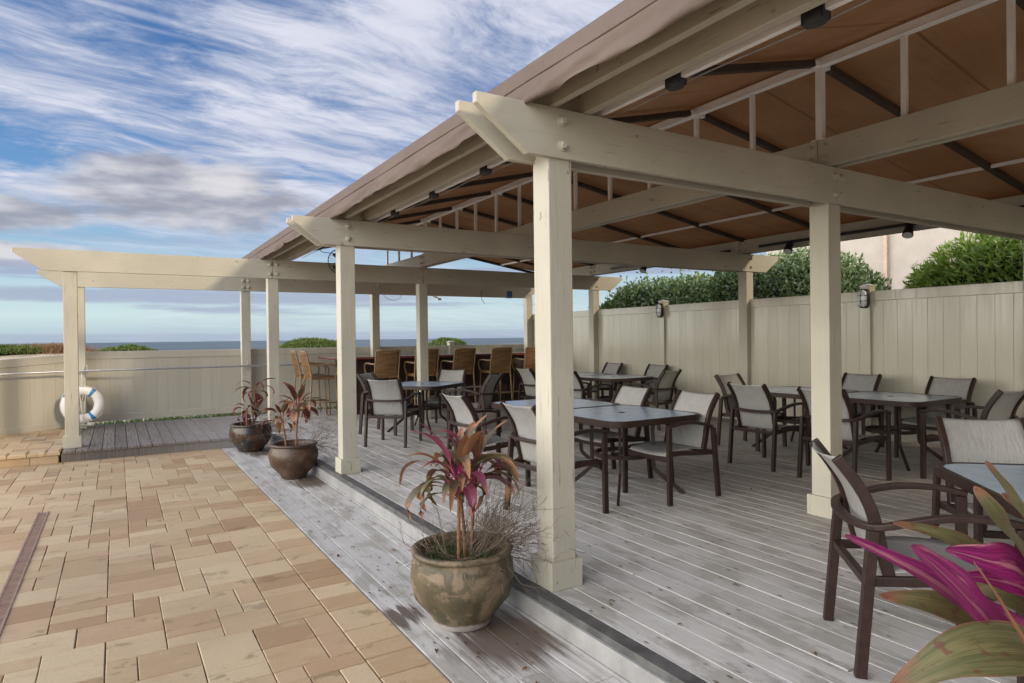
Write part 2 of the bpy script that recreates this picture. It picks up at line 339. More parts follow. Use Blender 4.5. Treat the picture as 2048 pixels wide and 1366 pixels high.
def leaf_mat(name, stops, trans=.3, tcol=None, rough=.4, sc=14):
    m, t, p, o = mat(name); v = obj_co(t); r = island(t)
    n = t.noise(v, sc, 4, .6); k = t.m('ADD', t.m('MULTIPLY', r, .8), t.m('MULTIPLY', t.m('SUBTRACT', n, .5), .9), clamp=True)
    c = t.cr(k, stops); t.set(p.inputs['Base Color'], c); p.inputs['Roughness'].default_value = rough
    tr = t.new('ShaderNodeBsdfTranslucent'); t.set(tr.inputs[0], tcol or c)
    mx = t.new('ShaderNodeMixShader'); mx.inputs[0].default_value = trans
    t.l.new(p.outputs[0], mx.inputs[1]); t.l.new(tr.outputs[0], mx.inputs[2]); t.l.new(mx.outputs[0], o.inputs[0])
    return m
def strap_mat(name, a, b, vein, rim, spot, trans=.15, tcol=(.2, .1, .05), tipdry=.85, spots=.62):
    """long cordyline leaf: streaks along the blade, paler middle, dry tip and rim, brown spots"""
    m, t, p, o = mat(name); at = t.new('ShaderNodeAttribute', attribute_name='leafco').outputs['Vector']; u, v, r = t.sep(at); ob = obj_co(t)
    st = t.noise(t.vec(t.m('MULTIPLY', u, 1.6), t.m('MULTIPLY', v, 3.2), r), 1.6, 5, .6); n = t.noise(ob, 22, 5, .65); n2 = t.noise(t.vec(u, t.m('MULTIPLY', v, .6), r), 2.6, 4, .6)
    fine = t.noise(t.vec(t.m('MULTIPLY', u, .8), t.m('MULTIPLY', v, 14.0), r), 2.0, 3, .5)
    c = t.mix(t.ramp(st, .38, .62), a, b)
    c = t.mix(t.m('MULTIPLY', t.ramp(n2, .54, .68), .8), c, vein)
    c = t.mix(t.m('MULTIPLY', t.ramp(fine, .55, .7), .35), c, vein)
    c = t.mix(t.m('MULTIPLY', t.ramp(t.m('ABSOLUTE', v), .0, .10, 1, 0), .6), c, vein)
    ed = t.m('ADD', t.m('ABSOLUTE', v), t.m('MULTIPLY', t.m('SUBTRACT', n, .5), .5))
    c = t.mix(t.m('MULTIPLY', t.ramp(ed, .88, 1.0), .7), c, rim)
    c = t.mix(t.m('MULTIPLY', t.ramp(t.m('ADD', u, t.m('MULTIPLY', t.m('SUBTRACT', n, .5), .3)), tipdry, tipdry+.1), .9), c, rim)
    c = t.mix(t.m('MULTIPLY', t.ramp(t.noise(ob, 60, 2, .4), spots, spots+.10), .7), c, spot)
    if name[:5] in ('olive', 'pink_', 'dry_o', 'faded'): c = t.mix(t.m('MULTIPLY', t.ramp(u, .30, .40, 1, 0), .95), c, (.36, .035, .11))
    t.set(p.inputs['Base Color'], c); p.inputs['Roughness'].default_value = .38
    tr = t.new('ShaderNodeBsdfTranslucent'); t.set(tr.inputs[0], tcol)
    mx = t.new('ShaderNodeMixShader'); mx.inputs[0].default_value = trans
    t.l.new(p.outputs[0], mx.inputs[1]); t.l.new(tr.outputs[0], mx.inputs[2]); t.l.new(mx.outputs[0], o.inputs[0])
    bump(t, p, t.m('ADD', fine, t.m('MULTIPLY', n, .5)), .6, .003)
    return m
HEDGE_A = leaf_mat('dark_green_hedge_leaves', [(0, (.06, .11, .04)), (.4, (.14, .22, .085)), (.7, (.29, .37, .17)), (.92, (.46, .50, .29)), (1, (.38, .26, .13))], .25, (.12, .22, .04), .33, 3)
HEDGE_B = leaf_mat('yellow_green_hedge_leaves', [(0, (.11, .18, .04)), (.35, (.26, .38, .08)), (.7, (.44, .55, .16)), (.92, (.62, .66, .26)), (1, (.50, .36, .14))], .42, (.3, .45, .06), .4, 3)
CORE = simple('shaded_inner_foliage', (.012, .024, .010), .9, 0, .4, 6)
BUSH = leaf_mat('dune_scrub_leaves', [(0, (.035, .06, .012)), (.5, (.09, .14, .03)), (1, (.17, .22, .06))], .2, (.15, .25, .03), .6, 3)
DRYG = leaf_mat('dry_dune_grass', [(0, (.16, .085, .04)), (.5, (.26, .15, .075)), (1, (.36, .26, .13))], .2, None, .8, 3)
GRASS = leaf_mat('green_grass_blades', [(0, (.03, .07, .012)), (.5, (.07, .14, .02)), (1, (.14, .17, .04))], .3, None, .6, 3)
TI_PINK = strap_mat('pink_and_plum_ti_leaf', (.10, .03, .035), (.24, .035, .11), (.42, .20, .19), (.34, .15, .09), (.10, .02, .04), .18, (.4, .05, .15), .82, .68)
TI_BIG = strap_mat('magenta_ti_leaf', (.13, .006, .06), (.30, .02, .15), (.58, .26, .28), (.20, .03, .09), (.12, .02, .05), .15, (.4, .03, .2), .95, .75)
TI_OLD = strap_mat('faded_green_ti_leaf', (.085, .09, .035), (.14, .135, .06), (.20, .17, .075), (.22, .09, .055), (.13, .035, .03), .12, (.2, .15, .05), .84, .60)
TI_MIX = strap_mat('olive_brown_ti_leaf', (.045, .05, .02), (.10, .085, .035), (.20, .045, .085), (.30, .14, .065), (.10, .03, .02), .15, (.2, .08, .05), .72, .62)
TI_DRY = strap_mat('dry_orange_brown_ti_leaf', (.24, .11, .055), (.34, .18, .10), (.16, .06, .03), (.36, .20, .12), (.14, .05, .03), .2, (.3, .12, .05), .8, .7)
TI_RED = strap_mat('dull_red_ti_leaf', (.045, .014, .012), (.12, .032, .026), (.20, .05, .05), (.20, .085, .04), (.05, .02, .015), .15, (.25, .06, .04), .75, .65)
STEMM = simple('ringed_ti_cane', (.22, .10, .045), .6, 0, .4, 60, .4, .003)
STEMP = simple('pink_leaf_stalk', (.28, .03, .07), .45, 0, .3, 20)
def sand_mat():
    m, t, p, o = mat('dune_sand'); g = geo_pos(t); n = t.noise(g, .35, 6, .6); n2 = t.noise(g, 3, 6, .6)
    c = t.mix(t.ramp(n2, .3, .7), (.42, .34, .26), (.56, .47, .37))
    c = t.mix(t.m('MULTIPLY', t.ramp(n, .5, .6), .75), c, (.16, .13, .06))
    t.set(p.inputs['Base Color'], c); p.inputs['Roughness'].default_value = .95; bump(t, p, n2, .5, .05); return m
SAND = sand_mat()
def sea_mat():
    m, t, p, o = mat('sea_water'); g = geo_pos(t); x, y, z = t.sep(g)
    n = t.noise(t.map(g, (.05, .16, .1), (0, 0, .3)), 1, 8, .6)
    n2 = t.noise(t.map(g, (.004, .03, .1), (0, 0, .2)), 1, 4, .6)
    t.set(p.inputs['Base Color'], t.mix(t.ramp(n2, .35, .65), (.035, .062, .08), (.07, .105, .125))); p.inputs['Roughness'].default_value = .42
    bump(t, p, n, .9, 1.2); return m
SEA = sea_mat()

# ------------------------------------------------------------------ mesh building
class MB:
    def __init__(s): s.v = []; s.f = []; s.a = []
    def add(s, vs, fs):
        o = len(s.v); s.v += [tuple(v) for v in vs]; s.f += [tuple(i+o for i in f) for f in fs]; return s
    def box(s, x0, x1, y0, y1, z0, z1):
        return s.add([(x0, y0, z0), (x1, y0, z0), (x1, y1, z0), (x0, y1, z0), (x0, y0, z1), (x1, y0, z1), (x1, y1, z1), (x0, y1, z1)],
                     [(0, 3, 2, 1), (4, 5, 6, 7), (0, 1, 5, 4), (1, 2, 6, 5), (2, 3, 7, 6), (3, 0, 4, 7)])
    def prism(s, poly, axis, a, b):
        """poly: list of 2d points; axis 'y': points are (x,z); axis 'x': points are (y,z); axis 'z': (x,y)"""
        def P(p, h): return {'y': (p[0], h, p[1]), 'x': (h, p[0], p[1]), 'z': (p[0], p[1], h)}[axis]
        n = len(poly); vs = [P(p, a) for p in poly]+[P(p, b) for p in poly]
        fs = [tuple(range(n)), tuple(range(2*n-1, n-1, -1))]+[(i, i+n, (i+1) % n+n, (i+1) % n) for i in range(n)]
        return s.add(vs, fs)
    def cham(s, x0, x1, y0, y1, z0, z1, c=.004):
        """box whose top edges are chamfered"""
        return s.add([(x0, y0, z0), (x1, y0, z0), (x1, y1, z0), (x0, y1, z0), (x0, y0, z1-c), (x1, y0, z1-c), (x1, y1, z1-c), (x0, y1, z1-c),
                      (x0+c, y0+c, z1), (x1-c, y0+c, z1), (x1-c, y1-c, z1), (x0+c, y1-c, z1)],
                     [(0, 1, 5, 4), (1, 2, 6, 5), (2, 3, 7, 6), (3, 0, 4, 7), (4, 5, 9, 8), (5, 6, 10, 9), (6, 7, 11, 10), (7, 4, 8, 11), (8, 9, 10, 11)])
    def tube(s, pts, r, n=8, rect=None, up=(0, 0, 1), caps=True, closed=False):
        """sweep a round (radius r or list) or rectangular (w,h) section along pts"""
        pts = [Vector(p) for p in pts]; m = len(pts); rings = []
        up = Vector(up)
        for i, p in enumerate(pts):
            a = pts[(i-1) % m] if (i > 0 or closed) else p; b = pts[(i+1) % m] if (i < m-1 or closed) else p
            t = (b-a).normalized()
            u = up if abs(t.dot(up)) < .98 else Vector((0, 1, 0)) if abs(t.y) < .9 else Vector((1, 0, 0))
            sd = t.cross(u).normalized(); nn = sd.cross(t).normalized()
            if rect:
                rw, rh = (rect[i] if isinstance(rect, list) else rect)
                rings.append([p+sd*(a_*rw/2)+nn*(b_*rh/2) for a_, b_ in ((-1, -1), (1, -1), (1, 1), (-1, 1))])
            else:
                rr = r[i] if isinstance(r, (list, tuple)) else r
                rings.append([p+(sd*math.cos(2*PI*k/n)+nn*math.sin(2*PI*k/n))*rr for k in range(n)])
        k = len(rings[0]); vs = [v for rg in rings for v in rg]; fs = []
        for i in range(m if closed else m-1):
            j = (i+1) % m
            for q in range(k): fs.append((i*k+q, i*k+(q+1) % k, j*k+(q+1) % k, j*k+q))
        if caps and not closed: fs += [tuple(range(k-1, -1, -1)), tuple((m-1)*k+q for q in range(k))]
        return s.add(vs, fs)
    def lathe(s, prof, n=32, c=(0, 0, 0), closed=False):
        vs = []; fs = []; m = len(prof)
        for (r, z) in prof:
            for k in range(n): vs.append((c[0]+r*math.cos(2*PI*k/n), c[1]+r*math.sin(2*PI*k/n), c[2]+z))
        for i in range(m-1):
            for k in range(n): fs.append((i*n+k, i*n+(k+1) % n, (i+1)*n+(k+1) % n, (i+1)*n+k))
        if not closed: fs += [tuple(range(n-1, -1, -1)), tuple((m-1)*n+k for k in range(n))]
        return s.add(vs, fs)
    def grid(s, fn, nu, nv):
        vs = [fn(i/nu, j/nv) for i in range(nu+1) for j in range(nv+1)]
        fs = [(i*(nv+1)+j, (i+1)*(nv+1)+j, (i+1)*(nv+1)+j+1, i*(nv+1)+j+1) for i in range(nu) for j in range(nv)]
        return s.add(vs, fs)
    def build(s, name, m, parent=None, smooth=False, bevel=0, solid=0, loc=None):
        me = bpy.data.meshes.new(name); me.from_pydata(s.v, [], s.f)
        bm = bmesh.new(); bm.from_mesh(me)
        if not getattr(s, 'open', False): bmesh.ops.recalc_face_normals(bm, faces=bm.faces)
        bm.to_mesh(me); bm.free()
        if s.a and len(s.a) == len(s.v):
            at = me.attributes.new('leafco', 'FLOAT_VECTOR', 'POINT'); at.data.foreach_set('vector', [q_ for v_ in s.a for q_ in v_])
        me.materials.append(m)
        if smooth:
            for p in me.polygons: p.use_smooth = True
            if smooth != 'all':
                try: me.set_sharp_from_angle(angle=R_(38))
                except Exception: pass
        o = bpy.data.objects.new(name, me); col.objects.link(o)
        if parent is not None: o.parent = parent
        if loc: o.location = loc
        if solid:
            q = o.modifiers.new('thickness', 'SOLIDIFY'); q.thickness = solid; q.offset = 0
        if bevel:
            q = o.modifiers.new('bevel', 'BEVEL'); q.width = bevel; q.segments = 2; q.limit_method = 'ANGLE'; q.angle_limit = R_(40)
        return o
def tag(o, label, cat, group=None):
    o['label'] = label; o['category'] = cat
    if group: o['group'] = group
    return o
def thing(name, label, cat, loc=(0, 0, 0), rz=0.0, group=None):
    o = bpy.data.objects.new(name, None); col.objects.link(o); o.location = loc; o.rotation_euler = (0, 0, rz)
    o.empty_display_size = .1
    return tag(o, label, cat, group)
def struct(o, kind='structure'): o['kind'] = kind; return o
def kids(o): return [c for c in bpy.data.objects if c.parent == o]
def dup(root, loc, rz, label, group=None, scale=None):
    def cp(o, par):
        c = o.copy(); col.objects.link(c)
        if par is not None: c.parent = par
        for k in children[o]: cp(k, c)
        return c
    children = {}
    def collect(o):
        children[o] = kids(o)
        for k in children[o]: collect(k)
    collect(root)
    r = cp(root, None); r.location = loc; r.rotation_euler = (0, 0, rz); r['label'] = label
    if group: r['group'] = group
    if scale: r.scale = scale
    return r
def ratio(u):
    t = (u-1024)/FPX; return (.5207+.8537*t)/(.8537-.5207*t)

# ------------------------------------------------------------------ terrain and sea
def ss(a, b, x):
    t = max(0, min(1, (x-a)/(b-a))); return t*t*(3-2*t)
MOUNDS = [(-2.2, 28, 1.13, 4.0, 3.0), (-4.2, 30, 1.1, 3.5, 3.0), (.3, 25, .98, 1.6, 2.0), (6.3, 25, 1.06, 1.7, 2.5), (12.0, 25, 1.0, 1.6, 2.5), (15.5, 24.5, 1.02, 1.8, 2.5), (8.4, 27, .95, 2.0, 2.0), (3.9, 27, 1.0, 1.0, 2)]
def ground_z(x, y):
    z = -.30
    k = ss(14, 20, y)*(1-ss(60, 120, y)); 
    z += k*(.95+.22*noise.noise(Vector((x*.16, y*.16, 0)))+.10*noise.noise(Vector((x*.7, y*.7, 3))))
    z = z-ss(60, 130, y)*5.0
    for mx_, my, mz, rx, ry in MOUNDS:
        g = math.exp(-((x-mx_)/rx)**2-((y-my)/ry)**2); z = z*(1-g)+(mz+.04*noise.noise(Vector((x*2, y*2, 1))))*g
    return z
g = MB()
xs = [-120, -80, -50, -30, -20]+[-14+i*.6 for i in range(72)]+[36, 50, 80, 140]
ys = [-60, -30, -10, 0, 6, 10, 13.4]+[14+i*.6 for i in range(42)]+[42, 50, 60, 75, 90, 110, 130, 150]
vs = [(x, y, ground_z(x, y)) for x in xs for y in ys]; ny = len(ys)
g.add(vs, [(i*ny+j, (i+1)*ny+j, (i+1)*ny+j+1, i*ny+j+1) for i in range(len(xs)-1) for j in range(ny-1)])
g.open = True
struct(g.build('ground', SAND, smooth='all'))
g = MB(); g.open = True; n = 14
g.add([(-45000+90000*i/n, -200+45000*(j/n)**2, -3) for i in range(n+1) for j in range(n+1)], [(i*(n+1)+j, (i+1)*(n+1)+j, (i+1)*(n+1)+j+1, i*(n+1)+j+1) for i in range(n) for j in range(n)])
struct(g.build('sea', SEA))

def leaf_card(mb, p, d, nrm, L, W):
    """a small folded leaf: two quads"""
    d = d.normalized(); sd = d.cross(nrm)
    if sd.length < 1e-3: sd = d.cross(Vector((1, 0, 0)))
    sd.normalize(); up = sd.cross(d)
    a = p; b = p+d*L*.5+sd*W*.5+up*W*.15; c = p+d*L-up*L*.08; e = p+d*L*.5-sd*W*.5+up*W*.15; m_ = p+d*L*.5
    mb.add([a, b, m_, e, c], [(0, 1, 2), (1, 4, 2), (0, 2, 3), (2, 4, 3)])
def rdir(): 
    while True:
        v = Vector((random.uniform(-1, 1), random.uniform(-1, 1), random.uniform(-1, 1)))
        if .05 < v.length < 1: return v.normalized()
def blade(mb, p, L, w_, lean):
    d = Vector((random.uniform(-1, 1)*lean, random.uniform(-1, 1)*lean, 1)).normalized(); s = d.cross(rdir()).normalized()*w_
    q = p+d*L*.6; e = p+d*L+Vector((d.x, d.y, -.3))*L*.25
    mb.add([p-s, p+s, q+s*.6, q-s*.6, e], [(0, 1, 2, 3), (3, 2, 4)])

# dune scrub bushes
def scrub(x, y, rx, ry, h, n, m, name, label, L=.10):
    z0 = ground_z(x, y)-.05
    root = thing(name, label, 'bush', (x, y, z0))
    c = MB(); c.lathe([(rx*.8, 0), (rx*.85, h*.3), (rx*.6, h*.65), (rx*.25, h*.85), (.02, h*.9)], 14); 
    c.v = [(a*(1+.15*noise.noise(Vector((a*2, b*2, z_)))), b*ry/rx, z_*(1+.2*noise.noise(Vector((a*3, b*3, 0))))) for a, b, z_ in c.v]
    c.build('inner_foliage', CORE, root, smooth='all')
    f = MB(); f.open = True
    for i in range(n):
        a = random.uniform(0, 2*PI); q = random.random()**.5; dx = math.cos(a)*rx*q; dy = math.sin(a)*ry*q
        top = h*math.sqrt(max(0, 1-q*q))*(1+.25*noise.noise(Vector((dx*1.8+x, dy*1.8, 0))))
        zz = top*random.uniform(.75, 1.04)
        leaf_card(f, Vector((dx, dy, zz)), rdir()+Vector((0, 0, .6)), rdir(), L*random.uniform(.7, 1.3), L*.5)
    f.build('foliage', m, root)
scrub(6.35, 25, 1.25, 1.0, .40, 5200, BUSH, 'dune_bush', 'large rounded green bush on the dune beyond the fence, left of the rattan stools')
scrub(.32, 25, .95, .8, .30, 3600, BUSH, 'dune_bush', 'low olive green bush just over the fence beside the leftmost pergola post')
scrub(-3.1, 27.2, 1.2, .7, .26, 3600, BUSH, 'dune_bush', 'dark low bush on bare sand at the far left edge')
scrub(12.05, 25, .85, .8, .42, 3000, BUSH, 'dune_bush', 'small yellow green bush on the dune above the back fence post cap')
# dry grass beds
f = MB(); f.open = True
for (cx, cy, rx, ry, n_, L0) in ((-2.0, 27.6, 1.1, .8, 2300, .34), (-4.0, 28.5, 1.6, 1, 1800, .22), (4.7, 25, 1.6, 1, 900, .17), (1.6, 25.5, 1.2, 1, 500, .16), (15.3, 24, 1.6, .8, 900, .16), (8.2, 25.5, 1.5, .8, 700, .16), (12.2, 24.8, 1.2, .8, 700, .24), (-.8, 27.3, .8, .8, 700, .2)):
    for i in range(n_):
        x = random.gauss(cx, rx*.55); y = random.gauss(cy, ry*.5); blade(f, Vector((x, y, ground_z(x, y)-.02)), L0*random.uniform(.5, 1.3), .008, .45)
struct(f.build('dune_grass', DRYG), 'stuff')
f = MB(); f.open = True
for i in range(15000):
    x = random.uniform(-.4, 8.2); y = 13.16+1.5*random.random()**2; blade(f, Vector((x, y, -.3)), random.uniform(.2, .36), .011, .5)
struct(f.build('grass_behind_fence', GRASS), 'stuff')

# ------------------------------------------------------------------ patio pavers
def pave(mb, x0, x1, y0, y1, u, ztop, seed, minx=None):
    rnd = random.Random(seed); nx = int(round((x1-x0)/u)); ny_ = int(round((y1-y0)/u)); occ = [[False]*ny_ for _ in range(nx)]
    sizes = [(3, 2), (2, 2), (2, 2), (3, 1), (2, 1), (2, 1), (1, 1), (1, 2), (2, 3), (2, 1)]; gp = .002
    for j in range(ny_):
        for i in range(nx):
            if occ[i][j]: continue
            rnd.shuffle(sizes)
            for (a, b) in sizes+[(1, 1)]:
                if i+a <= nx and j+b <= ny_ and all(not occ[i+p][j+q] for p in range(a) for q in range(b)): break
            for p in range(a):
                for q in range(b): occ[i+p][j+q] = True
            dz = rnd.uniform(-.0015, .0015)
            k0 = len(mb.v); mb.cham(x0+i*u+gp, x0+(i+a)*u-gp, y0+j*u+gp, y0+(j+b)*u-gp, ztop-.05, ztop+dz, .0035)
            an = rnd.gauss(0, .004); cx_, cy_ = x0+(i+a/2)*u, y0+(j+b/2)*u; jx, jy = rnd.gauss(0, .0006), rnd.gauss(0, .0006); tx, ty = rnd.gauss(0, .004), rnd.gauss(0, .004)
            mb.v[k0:] = [(cx_+jx+(p_-cx_)-(q_-cy_)*an, cy_+jy+(q_-cy_)+(p_-cx_)*an, r_+(p_-cx_)*tx+(q_-cy_)*ty) for p_, q_, r_ in mb.v[k0:]]
GZ = -.147
p = MB(); pave(p, 1.005-.134*63, 1.005, -1.8, 10.2, .134, GZ, 3)
rnd = random.Random(5); y = -1.8
while y < 10.15:
    L = rnd.choice([.15, .2, .3, .3]); L = min(L, 10.2-y); p.cham(1.009, 1.262, y+.0035, y+L-.0035, GZ-.05, GZ, .004); y += L
struct(p.build('patio_paving', PAVER))
p = MB(); pave(p, -.64-.134*56, -.64, 10.5, 13.2, .134, .0, 9)
y = -8.14
while y < -.66:
    L = rnd.choice([.2, .25, .3]); L = min(L, -.64-y)
    if L > .03:
        p.cham(y+.003, y+L-.003, 10.20, 10.497, -.045, .004, .018)
    y += L
y = -8.1
while y < -.70:
    L = min(.42, -.66-y); p.box(y+.003, y+L-.003, 10.225, 10.27, GZ-.02, -.048); y += L
struct(p.build('raised_patio', PAVER))
p = MB(); p.box(-9.5, 1.264, -2.2, 10.22, GZ-.12, GZ-.012); p.box(-8.3, -.645, 10.27, 13.3, GZ-.1, -.012)
struct(p.build('patio_bedding', simple('dark_joint_sand', (.10, .075, .05), .95)))
# slot drain
t_ = thing('slot_drain', 'narrow pinkish slotted drain channel set in the tan pavers at lower left', 'drain', (-.59, 3.2, GZ))
p = MB(); p.box(-.042, -.030, -4.2, 4.1, -.03, .007); p.box(.030, .042, -4.2, 4.1, -.03, .007); p.box(-.03, .03, -4.2, 4.1, .0005, .0015); p.build('frame', DRAIN, t_)
p = MB()
for i in range(330): yy = -4.19+i*.025; p.box(-.0295, .0295, yy, yy+.013, .002, .0055)
p.build('grate', DRAIN, t_)

# ------------------------------------------------------------------ decks
def boards(mb, x0, x1, y0, y1, w_, ztop, seed, gap=.004, lens=(2.4, 4.2), holes=None):
    rnd = random.Random(seed); x = x0
    while x < x1-.02:
        b = min(x+w_, x1); y = y0-rnd.uniform(0, 2)
        while y < y1:
            L = rnd.uniform(*lens); a0 = max(y, y0); a1 = min(y+L, y1)
            if a1-a0 > .05: 
                dz = rnd.uniform(-.0015, .001)
                mb.cham(x+gap/2, b-gap/2, a0+.0015, a1-.0015, ztop-.032, ztop+dz, .003)
            y += L
        x += w_
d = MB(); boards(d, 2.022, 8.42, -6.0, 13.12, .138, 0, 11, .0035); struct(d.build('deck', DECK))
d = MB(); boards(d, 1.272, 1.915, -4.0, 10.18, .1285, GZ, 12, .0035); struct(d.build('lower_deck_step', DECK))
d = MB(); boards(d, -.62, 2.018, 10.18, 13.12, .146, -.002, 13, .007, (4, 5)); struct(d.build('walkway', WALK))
d = MB(); d.box(-.63, 1.93, 10.20, 10.24, GZ-.03, -.036); d.box(1.262, 1.271, -4, 10.19, GZ-.1, GZ-.004); struct(d.build('walkway_fascia', WALK, bevel=.003))
d = MB(); d.box(1.918, 1.938, -6, 10.178, GZ+.001, -.034); d.box(1.908, 1.918, -6, 10.178, GZ+.001, GZ+.02); struct(d.build('step_riser', RISER, bevel=.002))
d = MB()
for i in range(5): d.box(1.934, 2.018, -6+i*3.236+.002, -6+(i+1)*3.236-.002, -.034, .002)
struct(d.build('step_edge_strip', GREYPAINT, bevel=.004))
d = MB(); d.box(1.94, 8.45, -6, 13.1, -.32, -.05); d.box(-.6, 1.93, 10.25, 13.1, -.3, -.05); d.box(1.272, 1.90, -4, 10.17, -.3, GZ-.04); struct(d.build('deck_joists', simple('dark_joist_timber', (.03, .025, .02), .9)))

# ------------------------------------------------------------------ pergola
perg = thing('pergola', 'cream painted timber pergola of square posts and doubled beams carrying the awning', 'pergola', (2.1, 2.95, 0))
PO = Vector((-2.1, -2.95, 0))
def pb(mb, name, m, bevel=.005, smooth=False):
    mb.v = [(a-2.1, b-2.95, c) for a, b, c in mb.v]; return mb.build(name, m, perg, smooth=smooth, bevel=bevel)
PW = .158
def post(x, y, top=2.40, base=0.0, trim=True):
    q = MB(); q.box(x, x+PW, y, y+PW, base, top); o = pb(q, 'post', WZ, .006)
    if trim:
        tq = MB(); e = .026
        tq.box(x-e, x+PW+e, y-e, y, base, base+.155); tq.box(x-e, x+PW+e, y+PW, y+PW+e, base, base+.155)
        tq.box(x-e, x, y, y+PW, base, base+.155); tq.box(x+PW, x+PW+e, y, y+PW, base, base+.155)
        tq.v = [(a-2.1, b-2.95, c) for a, b, c in tq.v]; tq.build('base_trim', WZ, o, bevel=.003)
    return o
ROWS = {'C': 2.945, 'B': 6.70, 'A': 10.45, 'D': 12.88, 'E': -.81, 'G': -4.56}
COLX = {'C': (2.045, 4.615, 8.36), 'B': (2.0, 4.60, 8.365), 'A': (-.60, 1.995, 4.50, 8.33), 'D': (-.60, 1.985, 4.50, 8.28), 'E': (2.045, 4.615, 8.36), 'G': (2.045, 4.615, 8.36)}
for k in 'CBADEG':
    for x in COLX[k]: post(x, ROWS[k], top=(2.41 if k != 'D' else 2.36), trim=(k != 'D'))
def bolt(mb, x, y, z, s=-1):
    a = MB(); a.lathe([(.031, 0), (.031, .006), (.022, .008), (.02, .009)], 18)
    a.lathe([(.021, .006), (.021, .022), (.017, .027)], 6)
    mb.add([(x+p_[0], y+s*p_[2], z+p_[1]) for p_ in a.v], a.f)
def plank(x0, x1, y, th, z0, z1, tipL, tipR, joints=(), front=True, bolts=()):
    """cross beam plank along x with raked ends, split at joints"""
    xsn = [x0]+list(joints)+[x1]
    for i in range(len(xsn)-1):
        a, b = xsn[i], xsn[i+1]; g0 = .003 if i > 0 else 0; g1 = .003 if i < len(xsn)-2 else 0
        poly = []
        if i == 0 and tipL: poly += [(a, z1), (a, z1-.055), (a+.31, z0)]
        else: poly += [(a+g0, z1), (a+g0, z0)]
        if i == len(xsn)-2 and tipR: poly += [(b-.31, z0), (b, z1-.055), (b, z1)]
        else: poly += [(b-g1, z0), (b-g1, z1)]
        q = MB(); q.prism(poly, 'y', y, y+th); o = pb(q, 'cross_beam', WX, .005)
        for (bx, bz) in bolts:
            if not a <= bx < b: continue
            bm_ = MB(); bolt(bm_, bx, y if front else y+th, bz, -1 if front else 1)
            bm_.v = [(p_[0]-2.1, p_[1]-2.95, p_[2]) for p_ in bm_.v]; bm_.build('bolt', WX, o, smooth=True)
def two(x, z0, z1): return [(x, z1-.07), (x, z0+.07)]
for k, Z0, Z1, dz in (('C', 2.39, 2.667, 0), ('B', 2.385, 2.655, 0), ('E', 2.39, 2.667, 0), ('G', 2.39, 2.667, 0)):
    y = ROWS[k]; c = [x+PW/2 for x in COLX[k]]
    bl = two(c[0], Z0, Z1)+two(c[1]-.025, Z0, Z1)+two(c[1]+.05, Z0, Z1)+two(c[2], Z0, Z1)
    plank(1.52 if k == 'B' else 1.585, 9.12, y-.022, .042, Z0, Z1, True, True, (c[1]+.012,), True, bl)
    plank(1.50 if k == 'B' else 1.565, 9.12, y+PW-.02, .042, Z0, Z1, True, True, (), False)
    q = MB()
    for x in COLX[k]: q.box(x+.004, x+PW-.004, y+.021, y+PW-.021, 2.405, Z1-.004)
    pb(q, 'post_top', WZ, .003)
y = ROWS['A']; cA = [x+PW/2 for x in COLX['A']]
plank(-1.13, 9.10, y-.022, .042, 2.355, 2.640, True, True, (cA[1]-.005, cA[2]), True, two(cA[1]-.05, 2.355, 2.64)+two(cA[1]+.05, 2.355, 2.64)+two(cA[2]-.05, 2.355, 2.64)+two(cA[2]+.05, 2.355, 2.64)+two(cA[3], 2.355, 2.64))
q = MB()
for x in COLX['A']: q.box(x+.004, x+PW-.004, y+.021, y+PW, 2.405, 2.632)
pb(q, 'post_top', WZ, .003)
y = ROWS['D']; cD = [x+PW/2 for x in COLX['D']]
plank(-1.08, 8.62, y-.022, .042, 2.325, 2.585, True, True, (cD[1], cD[2]), True, two(cD[1]-.05, 2.325, 2.585)+two(cD[1]+.05, 2.325, 2.585)+two(cD[2]+.05, 2.325, 2.585)+two(cD[3], 2.325, 2.585))
q = MB()
for x in COLX['D']: q.box(x+.004, x+PW-.004, y+.021, y+PW, 2.355, 2.577)
pb(q, 'post_top', WZ, .003)
# long beams lying on the cross beams
def longbeam(x0, x1, z0, z1, ya, yb, joints=(), plates=True):
    ysn = [ya]+list(joints)+[yb]
    for i in range(len(ysn)-1):
        q = MB(); q.box(x0, x1, ysn[i]+.002, ysn[i+1]-.002, z0, z1); o = pb(q, 'long_beam', WY, .005)
        if plates:
            a = MB(); a.lathe([(.029, 0), (.029, .006), (.020, .008)], 16); a.lathe([(.019, .006), (.019, .021), (.016, .025)], 6)
            for yy in (ysn[i]+.06, ysn[i+1]-.06):
                for zz in (z0+.06, z1-.06):
                    bq = MB(); bq.add([(x0-p_[2]-2.1, yy+p_[0]-2.95, zz+p_[1]) for p_ in a.v], a.f); bq.build('bolt', WY, o, smooth=True)
YJ = (-.73, 3.02, 6.78, 10.52)
ZT = 2.670
longbeam(2.05, 2.095, ZT, ZT+.145, -6, 12.55, (), False)
longbeam(2.282, 2.34, ZT, ZT+.19, -6, 12.55, (), False)
longbeam(4.60, 4.645, ZT, ZT+.215, -6, 12.55, YJ)
longbeam(4.715, 4.76, ZT, ZT+.215, -6, 12.55, (), False)
longbeam(8.375, 8.42, ZT, ZT+.21, -6, 12.55, YJ)
longbeam(8.49, 8.535, ZT, ZT+.21, -6, 12.55, (), False)

